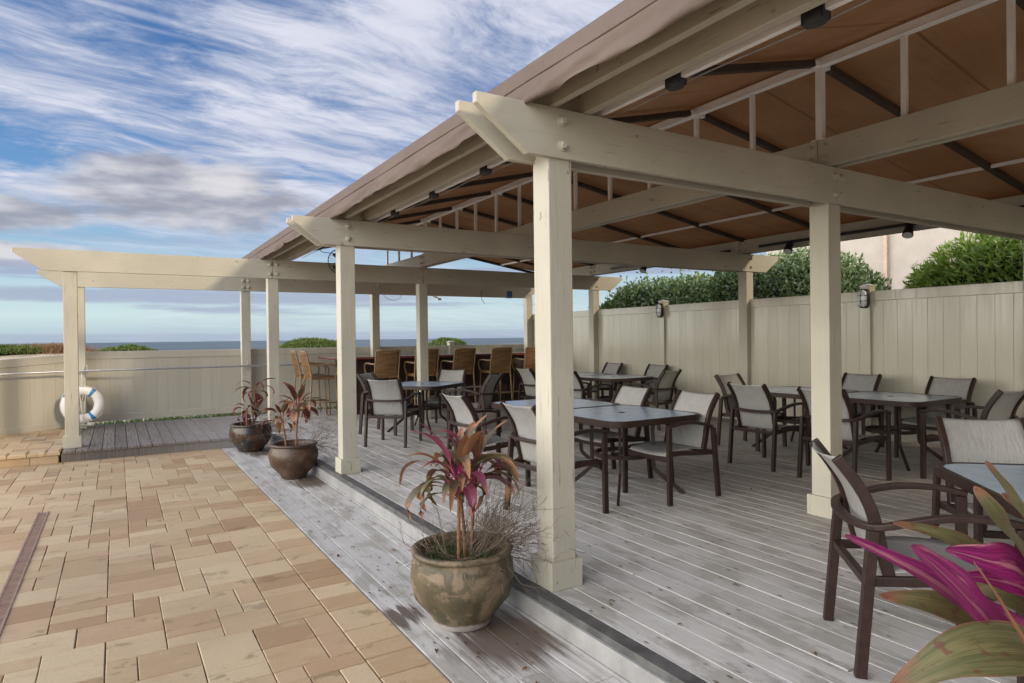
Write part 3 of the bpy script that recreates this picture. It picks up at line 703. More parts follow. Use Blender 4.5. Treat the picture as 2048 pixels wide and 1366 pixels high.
# ------------------------------------------------------------------ awning
aw = thing('awning', 'taupe canvas gable awning with hanging valance stretched over the pergola', 'awning', (4.65, 3, ZT))
def ab(mb, name, m, **k):
    mb.v = [(a-4.65, b-3, c-ZT) for a, b, c in mb.v]; return mb.build(name, m, aw, **k)
RX, RZ = 4.66, 3.555; LX, LZ = 1.935, 2.885; EX, EZ = 8.62, 2.905; YA, YB = -6.3, 12.62
def roof(side, off=0.0):
    def f(u, v):
        y = YA+(YB-YA)*u
        sag = -.045*abs(math.sin(PI*(y-3.03)/1.25))*math.sin(PI*v)
        if side < 0: return (RX+(LX-RX)*v, y, RZ+(LZ-RZ)*v+sag+off)
        return (RX+(EX-RX)*v, y, RZ+(EZ-RZ)*v+sag+off)
    return f
for s_, nm in ((-1, 'canopy'), (1, 'canopy')):
    q = MB(); q.open = True; q.grid(roof(s_), 240, 14); ab(q, nm, CANVAS, smooth='all')
    q = MB(); q.open = True; q.grid(roof(s_, -.006), 240, 14); ab(q, 'canopy_underside', UNDER, smooth='all')
def val(u, v):
    y = YA+(YB-YA)*u
    if v < .45:
        k = v/.45; return (LX-.012*k, y, LZ-.10*k)
    k = (v-.45)/.55
    wv = noise.noise(Vector((y*1.5+k*.5, 0, 0)))*.03+noise.noise(Vector((y*6.0+k*2.6, k*1.5, 0)))*.016+noise.noise(Vector((y*3.0-k*2.5, k*2.6, 7)))*.038
    hem = .012*noise.noise(Vector((y*1.3, 9, 0)))
    return (LX-.018-.018*k+(wv*k*1.1), y, LZ-.10-(.138+hem)*k)
q = MB(); q.open = True; q.grid(val, 520, 12); ab(q, 'valance', CANVAS, smooth='all', solid=.003)
q = MB(); q.tube([(LX-.018, YA+.4*i, LZ-.098+.003*math.sin(i*1.7)) for i in range(48)], .007, 6); ab(q, 'valance_piping', CANVAS, smooth='all')
def valr(u, v):
    y = YA+(YB-YA)*u; wv = noise.noise(Vector((y*1.5, 5, 0)))*.04
    return (EX+wv*v, y, EZ-.02*v)
q = MB(); q.open = True; q.grid(valr, 200, 2); ab(q, 'valance', CANVAS, smooth='all', solid=.003)
NODE = [3.03+1.25*k for k in range(-7, 8)]
q = MB(); q.box(RX-.028, RX+.028, YA, YB, RZ-.105, RZ-.035); q.box(RX-.034, RX-.028, YA, YB, RZ-.104, RZ-.092); ab(q, 'ridge_tube', ALU, bevel=.003)
for k in range(-14, 17):
    y = 3.03+.625*k
    if y > YB: continue
    w_ = .026 if k % 6 == 0 else .018
    q = MB(); q.box(RX-w_, RX+w_, y-w_, y+w_, ZT+.216, RZ-.105); 
    if k % 6 == 0: q.box(RX-.06, RX+.05, y-.07, y+.04, ZT+.215, ZT+.222)
    ab(q, 'strut', ALU, bevel=.002)
for y in NODE+[YB-.04]:
    for (ex, ez) in ((LX+.06, LZ-.03), (EX-.03, EZ-.03)):
        d_ = Vector((ex-RX, 0, ez-RZ+.05)); a = Vector((RX, y, RZ-.068)); b = Vector((ex, y, ez-.03))
        dn = (b-a).normalized()
        q = MB(); q.tube([a+dn*.10, a+dn*.5, b-dn*.3, b], 0, rect=(.062, .052)); ab(q, 'rafter', DARKFAB, bevel=.008)
        q = MB(); q.tube([a+dn*.03, a+dn*.11], 0, rect=(.045, .045)); ab(q, 'rafter_bracket', ALU, bevel=.003)
q = MB(); q.box(7.38, 7.41, YA, YB, 3.018, 3.05); ab(q, 'purlin', ALU, bevel=.003)
q = MB(); q.box(2.42, 2.45, YA, YB, ZT+.018, ZT+.05); ab(q, 'eave_tube', ALU, bevel=.003)
q = MB(); q.box(LX+.01, LX+.045, YA, YB, LZ-.045, LZ-.01); q.box(EX-.04, EX-.01, YA, YB, EZ-.045, EZ-.01); ab(q, 'eave_bar', DARKFAB, bevel=.004)
q = MB(); yy = -6
pts = []
while yy < 10.4: pts.append((2.50, yy, ZT+.028-.012*abs(math.sin((yy+.3)*2.5)))); yy += .15
q.tube(pts, .0035, 5); ab(q, 'lacing_cord', STEEL)
# small black downlights under the eave tube
for i, (yy, where) in enumerate(((1.60, 'nearest the top edge of the photo'), (2.37, 'just above the nearest cross beam'), (4.35, 'first beyond the nearest cross beam'), (5.3, 'midway between the nearest and second cross beams'), (6.25, 'just before the second cross beam'), (8.3, 'beyond the second cross beam'))):
    r = thing('downlight', 'black clip-on downlight on the silver eave tube, '+where, 'downlight', (2.435, yy, ZT-.01), 0, 'black downlights along the eave tube')
    q = MB(); q.lathe([(.036, -.005), (.042, .01), (.042, .035)], 14); q.v = [(a, b*1.35, c) for a, b, c in q.v]; q.build('housing', BLACK, r, smooth=True)
    q = MB(); q.box(-.028, .028, -.05, .05, .0, .062); q.build('clip', BLACK, r, bevel=.004)
# track lights on the right beam
def track(y0, y1, heads, lab, zz=ZT+.07):
    r = thing('track_light', lab, 'track light', (8.35, (y0+y1)/2, zz), 0, 'track lights along the right hand beam')
    h = (y1-y0)/2; q = MB(); q.box(-.02, .02, -h, h, -.018, .018); q.build('track', BLACK, r, bevel=.003)
    for yh in heads:
        q = MB(); a = Vector((-.03, yh-(y0+y1)/2, -.02)); dd = Vector((-.55, -.15, -.8)).normalized()
        q.tube([a, a+dd*.03], .012, 8); q.tube([a+dd*.03-dd*.02, a+dd*.085, a+dd*.16], [.045, .052, .062], 14); o = q.build('spot_head', BLACK, r, smooth=True)
        q = MB(); q.tube([a+dd*.155, a+dd*.1625], [.050, .053], 14); q.build('lens', GLASSLENS, o)
track(3.55, 6.45, (4.25, 5.9), 'black track light with two spot heads on the right beam behind the front posts')
track(7.0, 9.9, (7.55, 8.9), 'black track light with two spot heads on the right beam beyond the second cross beam')
track(.3, 3.2, (1.4,), 'black track light on the right beam at the right edge of the photo', ZT+.07)

# ------------------------------------------------------------------ fences
def fence(name, label, ax, p0, p1, z0, z1, post_at, bw=.178, th=.045, postw=.127, cap_posts=(), side=-1, dz_end=0.0):
    """straight fence; panels of vertical boards between posts"""
    P0 = Vector((*p0, 0)); P1 = Vector((*p1, 0)); L = (P1-P0).length; ang = math.atan2((P1-P0).y, (P1-P0).x)
    r = thing(name, label, 'fence', (p0[0], p0[1], 0), ang)
    def z_at(s): return dz_end*s/L
    cuts = [0]+list(post_at)+[L]
    for i in range(len(cuts)-1):
        a, b = cuts[i]+.03, cuts[i+1]-.03
        if b-a < .1: continue
        q = MB(); s = a
        while s < b-.01:
            e = min(s+bw, b); m_ = z_at((s+e)/2)
            q.add(*_bev_board(s+.0004, e-.0004, -th*.32, th*.32, z0+.10+m_, z1-.12+m_, .0025)); s = e
        o = q.build('panel', VINYL, r)
        q = MB(); q.prism([(a, z1-.13+z_at(a)), (b, z1-.13+z_at(b)), (b, z1+z_at(b)), (a, z1+z_at(a))], 'y', -th*.6, th*.6); q.build('top_rail', VINYL, o, bevel=.006)
        q = MB(); q.prism([(a, z0+z_at(a)), (b, z0+z_at(b)), (b, z0+.12+z_at(b)), (a, z0+.12+z_at(a))], 'y', -th*.6, th*.6); q.build('bottom_rail', VINYL, o, bevel=.006)
    for s in cap_posts:
        m_ = z_at(s); q = MB(); q.box(s-postw/2, s+postw/2, -postw/2, postw/2, -.12, z1+.06+m_); o = q.build('fence_post', VINYL, r, bevel=.004)
        q = MB(); w_ = postw/2+.008; q.box(s-w_, s+w_, -w_, w_, z1+.06+m_, z1+.078+m_)
        q.add([(s-w_, -w_, z1+.0785+m_), (s+w_, -w_, z1+.0785+m_), (s+w_, w_, z1+.0785+m_), (s-w_, w_, z1+.0785+m_), (s, 0, z1+.105+m_)], [(0, 1, 4), (1, 2, 4), (2, 3, 4), (3, 0, 4), (3, 2, 1, 0)])
        q.build('cap', VINYL, o)
    return r
def _bev_board(a, b, y0, y1, z0, z1, c=.004):
    return ([(a, y0+c, z0), (a+c, y0, z0), (b-c, y0, z0), (b, y0+c, z0), (b, y1-c, z0), (b-c, y1, z0), (a+c, y1, z0), (a, y1-c, z0),
             (a, y0+c, z1), (a+c, y0, z1), (b-c, y0, z1), (b, y0+c, z1), (b, y1-c, z1), (b-c, y1, z1), (a+c, y1, z1), (a, y1-c, z1)],
            [tuple(range(7, -1, -1)), tuple(range(8, 16))]+[(i, (i+1) % 8, (i+1) % 8+8, i+8) for i in range(8)])
FX = 8.47
# right fence runs along y from 13.0 down to -4
def s_of(y): return 13.0-y
cutsR = [s_of(10.53), s_of(8.60), s_of(6.78), s_of(4.86), s_of(3.02), s_of(.95)]
fence('vinyl_fence', 'tall beige vinyl privacy fence along the right side behind the tables', 'y', (FX, 13.0), (FX, -4.0), .05, 1.955, cutsR, cap_posts=(s_of(8.60), s_of(4.86), s_of(.95)))
fence('vinyl_fence', 'low beige vinyl fence across the back between the bar and the sea', 'x', (-.50, 13.13), (8.40, 13.13), .055, 1.25, [2.55, 5.07, 6.9], cap_posts=(6.9, ))
fence('vinyl_fence', 'low beige vinyl fence angling away at far left behind the life ring', 'x', (-6.6, 9.95), (-.56, 13.10), -.38, .82, [1.9, 4.3], cap_posts=(1.9, 4.3), dz_end=.40)
# bulkhead lamps on the fence posts
for yy, lab in ((8.60, 'black caged bulkhead lamp on the farther fence post, between two pergola posts'), (4.86, 'black caged bulkhead lamp on the nearer fence post, right of the square front post')):
    r = thing('wall_light', lab, 'lamp', (FX-.066, yy, 1.86), 0, 'bulkhead lamps on the fence posts')
    def oval(rr, hh, n=28):
        out = []
        for k in range(n):
            a = 2*PI*k/n; cx = math.cos(a)*rr; cz = math.sin(a)*rr
            cz += (hh if math.sin(a) > 0 else -hh); out.append((cx, cz))
        return out
    q = MB(); q.prism([(a, b) for a, b in oval(.07, .06)], 'x', -.045, 0); q.build('base', BLACK, r, bevel=.004)
    q = MB(); o_ = oval(.056, .06); n = len(o_)
    rings = [(-.045, 1), (-.075, .95), (-.095, .75), (-.102, .3)]
    vs = [(dx, a*s_, b*s_) for dx, s_ in rings for a, b in o_]; fs = [(i*n+k, i*n+(k+1) % n, (i+1)*n+(k+1) % n, (i+1)*n+k) for i in range(3) for k in range(n)]+[tuple(3*n+k for k in range(n))]
    q.add(vs, fs); q.build('lens', GLASSLENS, r, smooth='all')
    q = MB()
    q.tube([(-.05, a, b) for a, b in oval(.062, .06)], .007, 6, closed=True)
    q.tube([(-.045, 0, .12), (-.085, 0, .105), (-.106, 0, .06), (-.11, 0, 0), (-.106, 0, -.06), (-.085, 0, -.105), (-.045, 0, -.12)], .0045, 6)
    for zz in (-.035, .035): q.tube([(-.045, -.066, zz), (-.085, -.055, zz), (-.108, 0, zz), (-.085, .055, zz), (-.045, .066, zz)], .0045, 6)
    q.build('cage', BLACK, r, smooth=True)

# ------------------------------------------------------------------ handrail, ring, fan
r = thing('handrail', 'galvanised pipe handrail running along the posts in front of the back fence', 'handrail', (-.4, 12.79, .94))
q = MB(); q.tube([(-5.2, -2.55, .0), (-.35, -.03, .0), (0, 0, 0), (3.5, 0, -.005), (3.62, .04, -.005), (3.66, .22, -.01)], .017, 10); q.build('pipe', STEEL, r, smooth='all')
for x in (-.02, 2.47):
    q = MB(); q.tube([(x-.022, 0, 0), (x+.022, 0, 0)], .028, 10); q.tube([(x, 0, -.02), (x, .03, -.09)], .010, 6); q.tube([(x, 0, .02), (x, .03, .09)], .010, 6); q.build('pipe_clamp', STEEL, r, smooth=True)
r = thing('life_ring', 'white life ring with blue bands hanging behind the leftmost pergola post', 'life ring', (-.49, 12.70, .39))
def torus(R1, r1, a0, a1, n, k, rr=1.0):
    mb = MB(); full = abs(a1-a0) > 6.28; pts = [(math.cos(a0+(a1-a0)*i/n)*R1, 0, math.sin(a0+(a1-a0)*i/n)*R1) for i in range(n if full else n+1)]
    vs = []; m_ = len(pts)
    for i in range(m_):
        a = a0+(a1-a0)*i/n
        for j in range(k):
            b = 2*PI*j/k; rad = R1+math.cos(b)*r1*rr; vs.append((math.cos(a)*rad, math.sin(b)*r1*rr*.8, math.sin(a)*rad))
    fs = [(i*k+j, i*k+(j+1) % k, ((i+1) % m_)*k+(j+1) % k, ((i+1) % m_)*k+j) for i in range(m_ if full else m_-1) for j in range(k)]
    if not full: fs += [tuple(range(k)), tuple((m_-1)*k+j for j in range(k))]
    return mb.add(vs, fs)
torus(.232, .074, 0, 2*PI, 48, 16).build('ring', RINGW, r, smooth='all')
for a in (55, 145, 235, 305): torus(.232, .074, R_(a-6), R_(a+6), 5, 16, 1.025).build('band', RINGB, r, smooth=True)
q = MB()
for k in range(4):
    a0, a1 = R_(55+90*k), R_(145+90*k); q.tube([(math.cos(a0+(a1-a0)*i/8)*(.312-.02*math.sin(PI*i/8)), -.03, math.sin(a0+(a1-a0)*i/8)*(.312-.02*math.sin(PI*i/8))) for i in range(9)], .005, 6)
q.tube([(0, -.04, .52), (0, -.04, .31)], .006, 6); q.tube([(0, -.04, .40), (-.035, -.04, .30), (.035, -.04, .30), (0, -.04, .40)], .006, 6)
q.tube([(.02, -.07, .16), (-.04, -.09, -.1), (-.06, -.09, -.30), (.08, -.1, -.33), (.16, -.08, -.30), (0.02, -.07, -.27), (.03, -.07, -.05), (.05, -.07, .16)], .006, 6)
q.tube([(-.03, -.07, .17), (.0, -.09, -.1), (.02, -.09, -.31), (-.10, -.1, -.36), (.06, -.1, -.37)], .006, 6)
q.build('rope', ROPE, r)
r = thing('wall_fan', 'round caged fan hanging under the awning above the far cross beam', 'fan', (3.10, 10.36, 2.66))
q = MB(); q.tube([(math.cos(2*PI*k/28)*.2, 0, math.sin(2*PI*k/28)*.2) for k in range(28)], .008, 6, closed=True)
for k in range(24):
    a = 2*PI*k/24; q.tube([(math.cos(a)*.04, -.06, math.sin(a)*.04), (math.cos(a)*.13, -.05, math.sin(a)*.13), (math.cos(a)*.2, 0, math.sin(a)*.2)], .0025, 4)
q.build('cage', FANM, r)
q = MB()
for k in range(3):
    a = 2*PI*k/3
    q.add([(math.cos(a-.2)*.03, -.01, math.sin(a-.2)*.03), (math.cos(a-.45)*.17, -.02, math.sin(a-.45)*.17), (math.cos(a+.35)*.17, .03, math.sin(a+.35)*.17), (math.cos(a+.3)*.03, .01, math.sin(a+.3)*.03)], [(0, 1, 2, 3)])
q.build('blades', FANM, r, solid=.003)
q = MB(); q.lathe([(.03, -.03), (.05, 0), (.05, .09), (.03, .12)], 14); q.v = [(a, c, b) for a, b, c in q.v]; q.tube([(0, .08, 0), (0, .09, .3)], .012, 8); q.build('motor', BLACK, r, smooth=True)
# loose cables under the awning
for nm, pts, lab in (('cable', [(2.5, 9.9, 2.9), (2.7, 9.95, 2.74), (3.0, 10.2, 2.76), (3.2, 10.3, 2.83)], 'thin black cable sagging towards the fan under the awning'),
                     ('cable', [(6.6, 10.0, 3.1), (6.9, 10.05, 2.98), (7.2, 10.1, 2.97), (7.4, 10.1, 3.03)], 'thin cable drooping below the right slope of the awning at its far end'),
                     ('cable', [(4.72, 12.845, 2.33), (4.82, 12.83, 2.23), (4.95, 12.83, 2.21), (5.08, 12.83, 2.25), (5.14, 12.845, 2.33)], 'short white cable loop hanging from the back beam right of the middle post'),
                     ('cable', [(7.06, 12.845, 2.50), (7.02, 12.83, 2.38), (7.04, 12.83, 2.27), (7.12, 12.83, 2.18)], 'short dark cable end dangling from the back beam near the blue tape')):
    pp = []
    P_ = [Vector(p_) for p_ in pts]
    for i in range(len(P_)-1):
        for k in range(4): pp.append(P_[i].lerp(P_[i+1], k/4))
    q = MB(); q.tube(pp+[P_[-1]], .0055, 6); tag(q.build(nm, ROPE if 'white' in lab else BLACK), lab, 'cable')
q = MB(); q.box(7.72, 7.86, 12.850, 12.856, 2.34, 2.48); q.box(7.72, 7.86, 12.85, 12.92, 2.318, 2.323); tag(q.build('tape_patch', BLUET), 'blue tape patch stuck over the back beam at its right end', 'tape')
r = thing('floodlight', 'small white floodlight arm sticking down from the back beam', 'lamp', (5.85, 12.84, 2.32))
q = MB(); q.tube([(0, 0, 0), (.12, -.03, -.05)], .02, 8); q.build('arm', RINGW, r); q = MB(); q.box(.09, .17, -.06, .0, -.09, -.045); q.build('lamp_head', RINGW, r, bevel=.005)

# ------------------------------------------------------------------ patio chairs
def catmull(P, n=5):
    P = [Vector(p_) for p_ in P]; out = []
    for i in range(len(P)-1):
        p0 = P[max(i-1, 0)]; p1 = P[i]; p2 = P[i+1]; p3 = P[min(i+2, len(P)-1)]
        for k in range(n):
            t = k/n; out.append(.5*((2*p1)+(-p0+p2)*t+(2*p0-5*p1+4*p2-p3)*t*t+(-p0+3*p1-3*p2+p3)*t**3))
    out.append(P[-1]); return out
BACKC = [(-.19, .405), (-.215, .50), (-.235, .60), (-.265, .70), (-.315, .79), (-.385, .885)]
def make_chair(label):
    r = thing('patio_chair', label, 'chair', (0, 0, 0), 0, 'brown framed sling chairs around the tables')
    for s in (-1, 1):
        q = MB(); q.tube([(s*.275, .265, 0), (s*.272, .262, .635)], 0, rect=(.045, .03), up=(1, 0, 0)); q.build('leg', BROWN, r, bevel=.004)
        q = MB(); q.tube([(s*.275, -.315, 0), (s*.27, -.262, .60)], 0, rect=(.045, .03), up=(1, 0, 0)); q.build('leg', BROWN, r, bevel=.004)
        q = MB(); q.tube([(s*.222, y, z) for y, z in [(p_.x, p_.y) for p_ in catmull([(a, b, 0) for a, b in BACKC], 4)]], 0, rect=(.03, .046), up=(0, 0, 1)); q.build('back_rail', BROWN, r, bevel=.004)
        q = MB(); q.tube([(s*.245, -.29, .385), (s*.245, -.1, .395), (s*.245, .1, .412), (s*.245, .2, .415), (s*.245, .262, .395)], 0, rect=(.026, .04)); q.build('seat_rail', BROWN, r, bevel=.004)
    arm = [(.272, .285, .645), (.285, .16, .668), (.29, .0, .668), (.285, -.14, .64), (.262, -.245, .612), (.17, -.30, .604), (0, -.318, .602)]
    full = arm+[(-a, b, c) for a, b, c in arm[-2::-1]]
    q = MB(); q.tube(catmull(full, 4), 0, rect=(.042, .026)); q.build('arm_band', BROWN, r, bevel=.005)
    q = MB(); q.box(-.245, .245, -.298, -.268, .37, .405); q.build('rear_bar', BROWN, r, bevel=.004)
    q = MB(); q.box(-.245, .245, .235, .262, .35, .385); q.build('front_bar', BROWN, r, bevel=.004)
    bc = catmull([(a, b, 0) for a, b in BACKC], 4)
    def fb(u, v):
        k = v*(len(bc)-1); i = min(int(k), len(bc)-2); p_ = bc[i].lerp(bc[i+1], k-i); x = (u-.5)*.425
        cv = math.cos(PI*(u-.5)); return (x, p_.x-.035*cv*(.3+.7*v), p_.y-(.012*cv if v > .97 else 0))
    q = MB(); q.open = True; q.grid(fb, 10, 16); q.build('back_sling', SLING, r, smooth='all', solid=.004)
    def fs(u, v):
        y = -.2+.46*v; x = (u-.5)*.47; z = .408+.022*math.sin(PI*min(1, v*1.02))+(-.02 if v > .97 else 0)
        return (x, y, z-.03*math.cos(PI*(u-.5))*math.sin(PI*v*.9)+.01)
    q = MB(); q.open = True; q.grid(fs, 8, 12); q.build('seat_sling', SLING, r, smooth='all', solid=.004)
    return r
def place(proto, x, y, fx, fy, label, first=[True], z=0):
    rz = math.atan2(fy, fx)-PI/2
    if proto.get('used') is None:
        proto['used'] = 1; proto.location = (x, y, z); proto.rotation_euler = (0, 0, rz); proto['label'] = label; return proto
    return dup(proto, (x, y, z), rz, label)
chair = make_chair('chair')
CH = [
 (3.02, 4.27, 1, .03, 'sling chair with its back to the camera, half hidden by the nearest post'),
 (3.02, 5.40, 1, 0, 'sling chair whose back rises behind the tips of the largest potted cordyline'),
 (4.14, 4.16, -1, .0, 'sling chair at the near right corner of the middle double table'),
 (4.16, 5.02, -1, 0, 'sling chair beyond the first one on the right side of the middle double table'),
 (6.02, 4.54, 1, 0, 'sling chair with its back to the camera immediately left of the second front post'),
 (6.00, 3.68, 1, 0, 'sling chair partly hidden behind the second front post, its arm reaching right of it'),
 (6.83, 5.40, .05, -1, 'sling chair with pale sunlit back behind the one left of the second front post'),
 (7.72, 4.72, -1, 0, 'sling chair between fence and right table, just right of the second front post'),
 (7.74, 3.70, -1, .03, 'sling chair against the fence at the far right side of the right table'),
 (6.84, 2.97, .10, 1, 'sling chair at the near end of the right table, touching the right edge'),
 (2.985, 1.49, .707, -.707, 'nearest sling chair, seen side on behind the magenta leaves'),
 (4.12, 1.58, -.707, -.707, 'large looking grey sling chair facing the nearest table at the right edge'),
 (3.17, 8.26, .68, .73, 'sling chair with its back to the camera right of the second post on the left'),
 (3.47, 9.30, .66, -.75, 'sling chair turned half sideways behind the left table, beside the second post'),
 (4.48, 9.42, -.72, -.70, 'sling chair facing the camera across the left table, below the rattan stools'),
 (4.42, 8.36, -.62, .79, 'sling chair seen edge on at the right side of the left table'),
 (6.20, 7.98, 1, 0, 'sling chair emerging right of the nearest post in front of the far double table'),
 (6.20, 9.20, 1, 0, 'sling chair left of the nearest post at the far double table'),
 (7.93, 8.58, -1, 0, 'nearer of the two sling chairs between the far double table and the fence'),
 (7.93, 9.78, -1, 0, 'farther of the two sling chairs between the far double table and the fence'),
 (7.05, 7.44, -.22, 1, 'sling chair with sunlit back at the near end of the far double table'),
]
for c in CH: place(chair, *c)
# ------------------------------------------------------------------ tables
def rsq(h, rad, n=8):
    out = []
    for cx, cy, a0 in ((h-rad, h-rad, 0), (-(h-rad), h-rad, 90), (-(h-rad), -(h-rad), 180), (h-rad, -(h-rad), 270)):
        for k in range(n+1): a = R_(a0+90*k/n); out.append((cx+math.cos(a)*rad, cy+math.sin(a)*rad))
    return out
def make_table(label):
    r = thing('patio_table', label, 'table', (0, 0, 0), 0, 'square glass patio tables')
    H = .527; TZ = .712
    q = MB(); o_ = rsq(H, .17); i_ = rsq(H-.028, .145); n = len(o_)
    vs = [(a, b, TZ-.052) for a, b in o_]+[(a, b, TZ) for a, b in o_]+[(a, b, TZ) for a, b in i_]+[(a, b, TZ-.052) for a, b in i_]
    fs = [(j*n+k, j*n+(k+1) % n, ((j+1) % 4)*n+(k+1) % n, ((j+1) % 4)*n+k) for j in range(4) for k in range(n)]
    q.add(vs, fs); q.build('rim', BROWN, r, smooth=True, bevel=.003)
    q = MB(); i2 = rsq(H-.029, .144); n = len(i2)
    vs = [(a, b, TZ-.002) for a, b in i2]+[(a, b, TZ-.010) for a, b in i2]
    m_ = 24; hole = [(math.cos(2*PI*k/n)*.022, math.sin(2*PI*k/n)*.022) for k in range(n)]
    off = 0
    # start hole ring at the angle of first outline point
    hole = [(.022*a/math.hypot(a, b), .022*b/math.hypot(a, b)) for a, b in i2]
    vs += [(a, b, TZ-.002) for a, b in hole]+[(a, b, TZ-.010) for a, b in hole]
    fs = []
    for k in range(n):
        j = (k+1) % n
        fs += [(k, j, 2*n+j, 2*n+k), (n+k, 3*n+k, 3*n+j, n+j), (k, n+k, n+j, j), (2*n+k, 2*n+j, 3*n+j, 3*n+k)]
    q.add(vs, fs); q.build('glass_top', GLASS, r)
    q = MB(); q.lathe([(.030, TZ-.0015), (.030, TZ+.0015), (.021, TZ+.0015), (.021, TZ-.012)], 20, closed=True); q.build('umbrella_ring', BLACK, r)
    q = MB(); q.lathe([(.232, .325), (.255, .325), (.255, .36), (.232, .36), (.232, .325)], 36, closed=True)
    q.tube([(-.235, 0, .335), (.235, 0, .335)], .009, 8); q.tube([(0, -.235, .335), (0, .235, .335)], .009, 8); q.lathe([(.03, .33), (.03, .36)], 16); q.build('base_ring', BROWN, r, smooth=True)
    for sx_, sy_ in ((1, 1), (1, -1), (-1, 1), (-1, -1)):
        P = catmull([(sx_*.36, sy_*.36, .662), (sx_*.24, sy_*.24, .655), (sx_*.195, sy_*.195, .60), (sx_*.195, sy_*.195, .45), (sx_*.195, sy_*.195, .26), (sx_*.225, sy_*.225, .18), (sx_*.385, sy_*.385, .0)], 4)
        q = MB(); q.tube(P, 0, rect=(.036, .022), up=(sx_, -sy_, .01)); q.build('leg', BROWN, r, bevel=.003)
    return r
table = make_table('table')
TB = [(3.90, 4.50, 0, 'glass patio table just right of the nearest post, near half of a joined pair'),
      (3.90, 5.56, 0, 'glass patio table joined end on beyond the middle one, mostly hidden by the nearest post'),
      (7.22, 3.90, 0, 'glass patio table by the fence right of the second front post'),
      (7.16, 4.98, 0, 'glass patio table seen between the chairs just left of the second front post'),
      (7.30, 8.62, 0, 'near half of the joined pair of glass tables far back by the fence'),
      (7.30, 9.69, 0, 'far half of the joined pair of glass tables far back by the fence'),
      (3.70, 1.07, 45, 'nearest glass patio table, cropped by the right edge of the photo'),
      (4.0, 9.22, 35, 'single glass patio table on the left in front of the rattan stools')]
for x, y, a, lab in TB:
    if table.get('used') is None:
        table['used'] = 1; table.location = (x, y, 0); table.rotation_euler = (0, 0, R_(a)); table['label'] = lab
    else: dup(table, (x, y, 0), R_(a), lab)
for o in (chair, table):
    del o['used']
for o in bpy.data.objects:
    if 'used' in o: del o['used']
# ------------------------------------------------------------------ bar and stools
r = thing('outdoor_bar', 'dark panelled outdoor bar with red brown top along the low back fence', 'bar', (3.7, 11.8, 0))
q = MB()
def vpan(x0, x1, y0, y1):
    if x1-x0 > y1-y0:
        x = x0
        while x < x1-.01: e = min(x+.12, x1); q.box(x+.002, e-.002, y0, y1, .02, 1.03); x = e
    else:
        y_ = y0
        while y_ < y1-.01: e = min(y_+.12, y1); q.box(x0, x1, y_+.002, e-.002, .02, 1.03); y_ = e
vpan(0, 4.5, .0, .04); vpan(-.0, .04, .045, 1.0)
q.build('front_panel', BARWOOD, r, bevel=.002)
q = MB(); q.box(.045, 4.5, .045, .5, .0, 1.0); q.box(.045, .45, .52, 1.0, 0, 1.0); q.build('body', BARWOOD, r)
q = MB(); q.prism([(-.34, -.12), (-.28, -.22), (4.6, -.22), (4.6, .46), (.42, .46), (.42, 1.02), (-.34, 1.02)], 'z', 1.035, 1.078); q.build('bar_top', BARTOP, r, bevel=.008)
def make_stool(label):
    r = thing('bar_stool', label, 'bar stool', (0, 0, 0), 0, 'rattan bar stools at the bar')
    bk = [(-.20, .74), (-.235, .88), (-.265, 1.02), (-.30, 1.19)]
    for s in (-1, 1):
        q = MB(); q.tube(catmull([(s*.245, -.27, 0), (s*.225, -.215, .70), (s*.225, -.235, .88), (s*.225, -.265, 1.02), (s*.222, -.302, 1.195)], 4), .015, 8); q.build('leg', TANMETAL, r, smooth='all')
        q = MB(); q.tube([(s*.245, .25, 0), (s*.225, .215, .72)], .014, 8); q.build('leg', TANMETAL, r, smooth='all')
        q = MB(); q.tube(catmull([(s*.225, .20, .72), (s*.255, .235, .84), (s*.27, .18, .945), (s*.265, .05, .965), (s*.25, -.12, .955), (s*.225, -.262, .955)], 4), .016, 8); q.build('arm', TANMETAL, r, smooth='all')
    q = MB(); q.tube([(-.222, -.302, 1.195), (-.1, -.318, 1.20), (.1, -.318, 1.20), (.222, -.302, 1.195)], .015, 8); q.build('top_rail', TANMETAL, r, smooth='all')
    q = MB()
    for yy, zz, xx in ((.238, .26, .238), (-.248, .30, .236)): q.tube([(-xx, yy, zz), (xx, yy, zz)], .011, 8)
    for s in (-1, 1): q.tube([(s*.237, .238, .28), (s*.237, -.245, .30)], .011, 8)
    q.build('foot_rail', TANMETAL, r, smooth='all')
    q = MB(); q.cham(-.235, .235, -.21, .235, .70, .755, .015); q.build('seat', RATTAN, r, smooth=True, bevel=.008)
    bc = catmull([(a, b, 0) for a, b in bk], 4)
    def fb(u, v):
        k = v*(len(bc)-1); i = min(int(k), len(bc)-2); p_ = bc[i].lerp(bc[i+1], k-i); return ((u-.5)*.43, p_.x-.022*math.cos(PI*(u-.5)), p_.y)
    q = MB(); q.open = True; q.grid(fb, 10, 12); q.build('backrest', RATTAN, r, smooth='all', solid=.014)
    return r
stool = make_stool('stool')
ST = [(4.17, 11.42, 0, 1, 'leftmost rattan stool along the front of the bar, just right of the second post'),
      (4.95, 11.42, .04, 1, 'rattan stool partly behind the far middle post'),
      (5.72, 11.42, -.03, 1, 'rattan stool just right of the far middle post'),
      (6.56, 11.42, .03, 1, 'rattan stool second from the nearest post, its legs seen against dark panelling'),
      (7.36, 11.42, .05, 1, 'rattan stool at the right end of the bar touching the nearest post in view'),
      (3.13, 11.80, 1, .02, 'nearer rattan stool at the left end of the bar, seen side on'),
      (3.11, 12.45, 1, -.02, 'farther rattan stool at the left end of the bar, seen side on')]
for x, y, fx, fy, lab in ST: place(stool, x, y, fx, fy, lab)
for o in bpy.data.objects:
    if 'used' in o: del o['used']

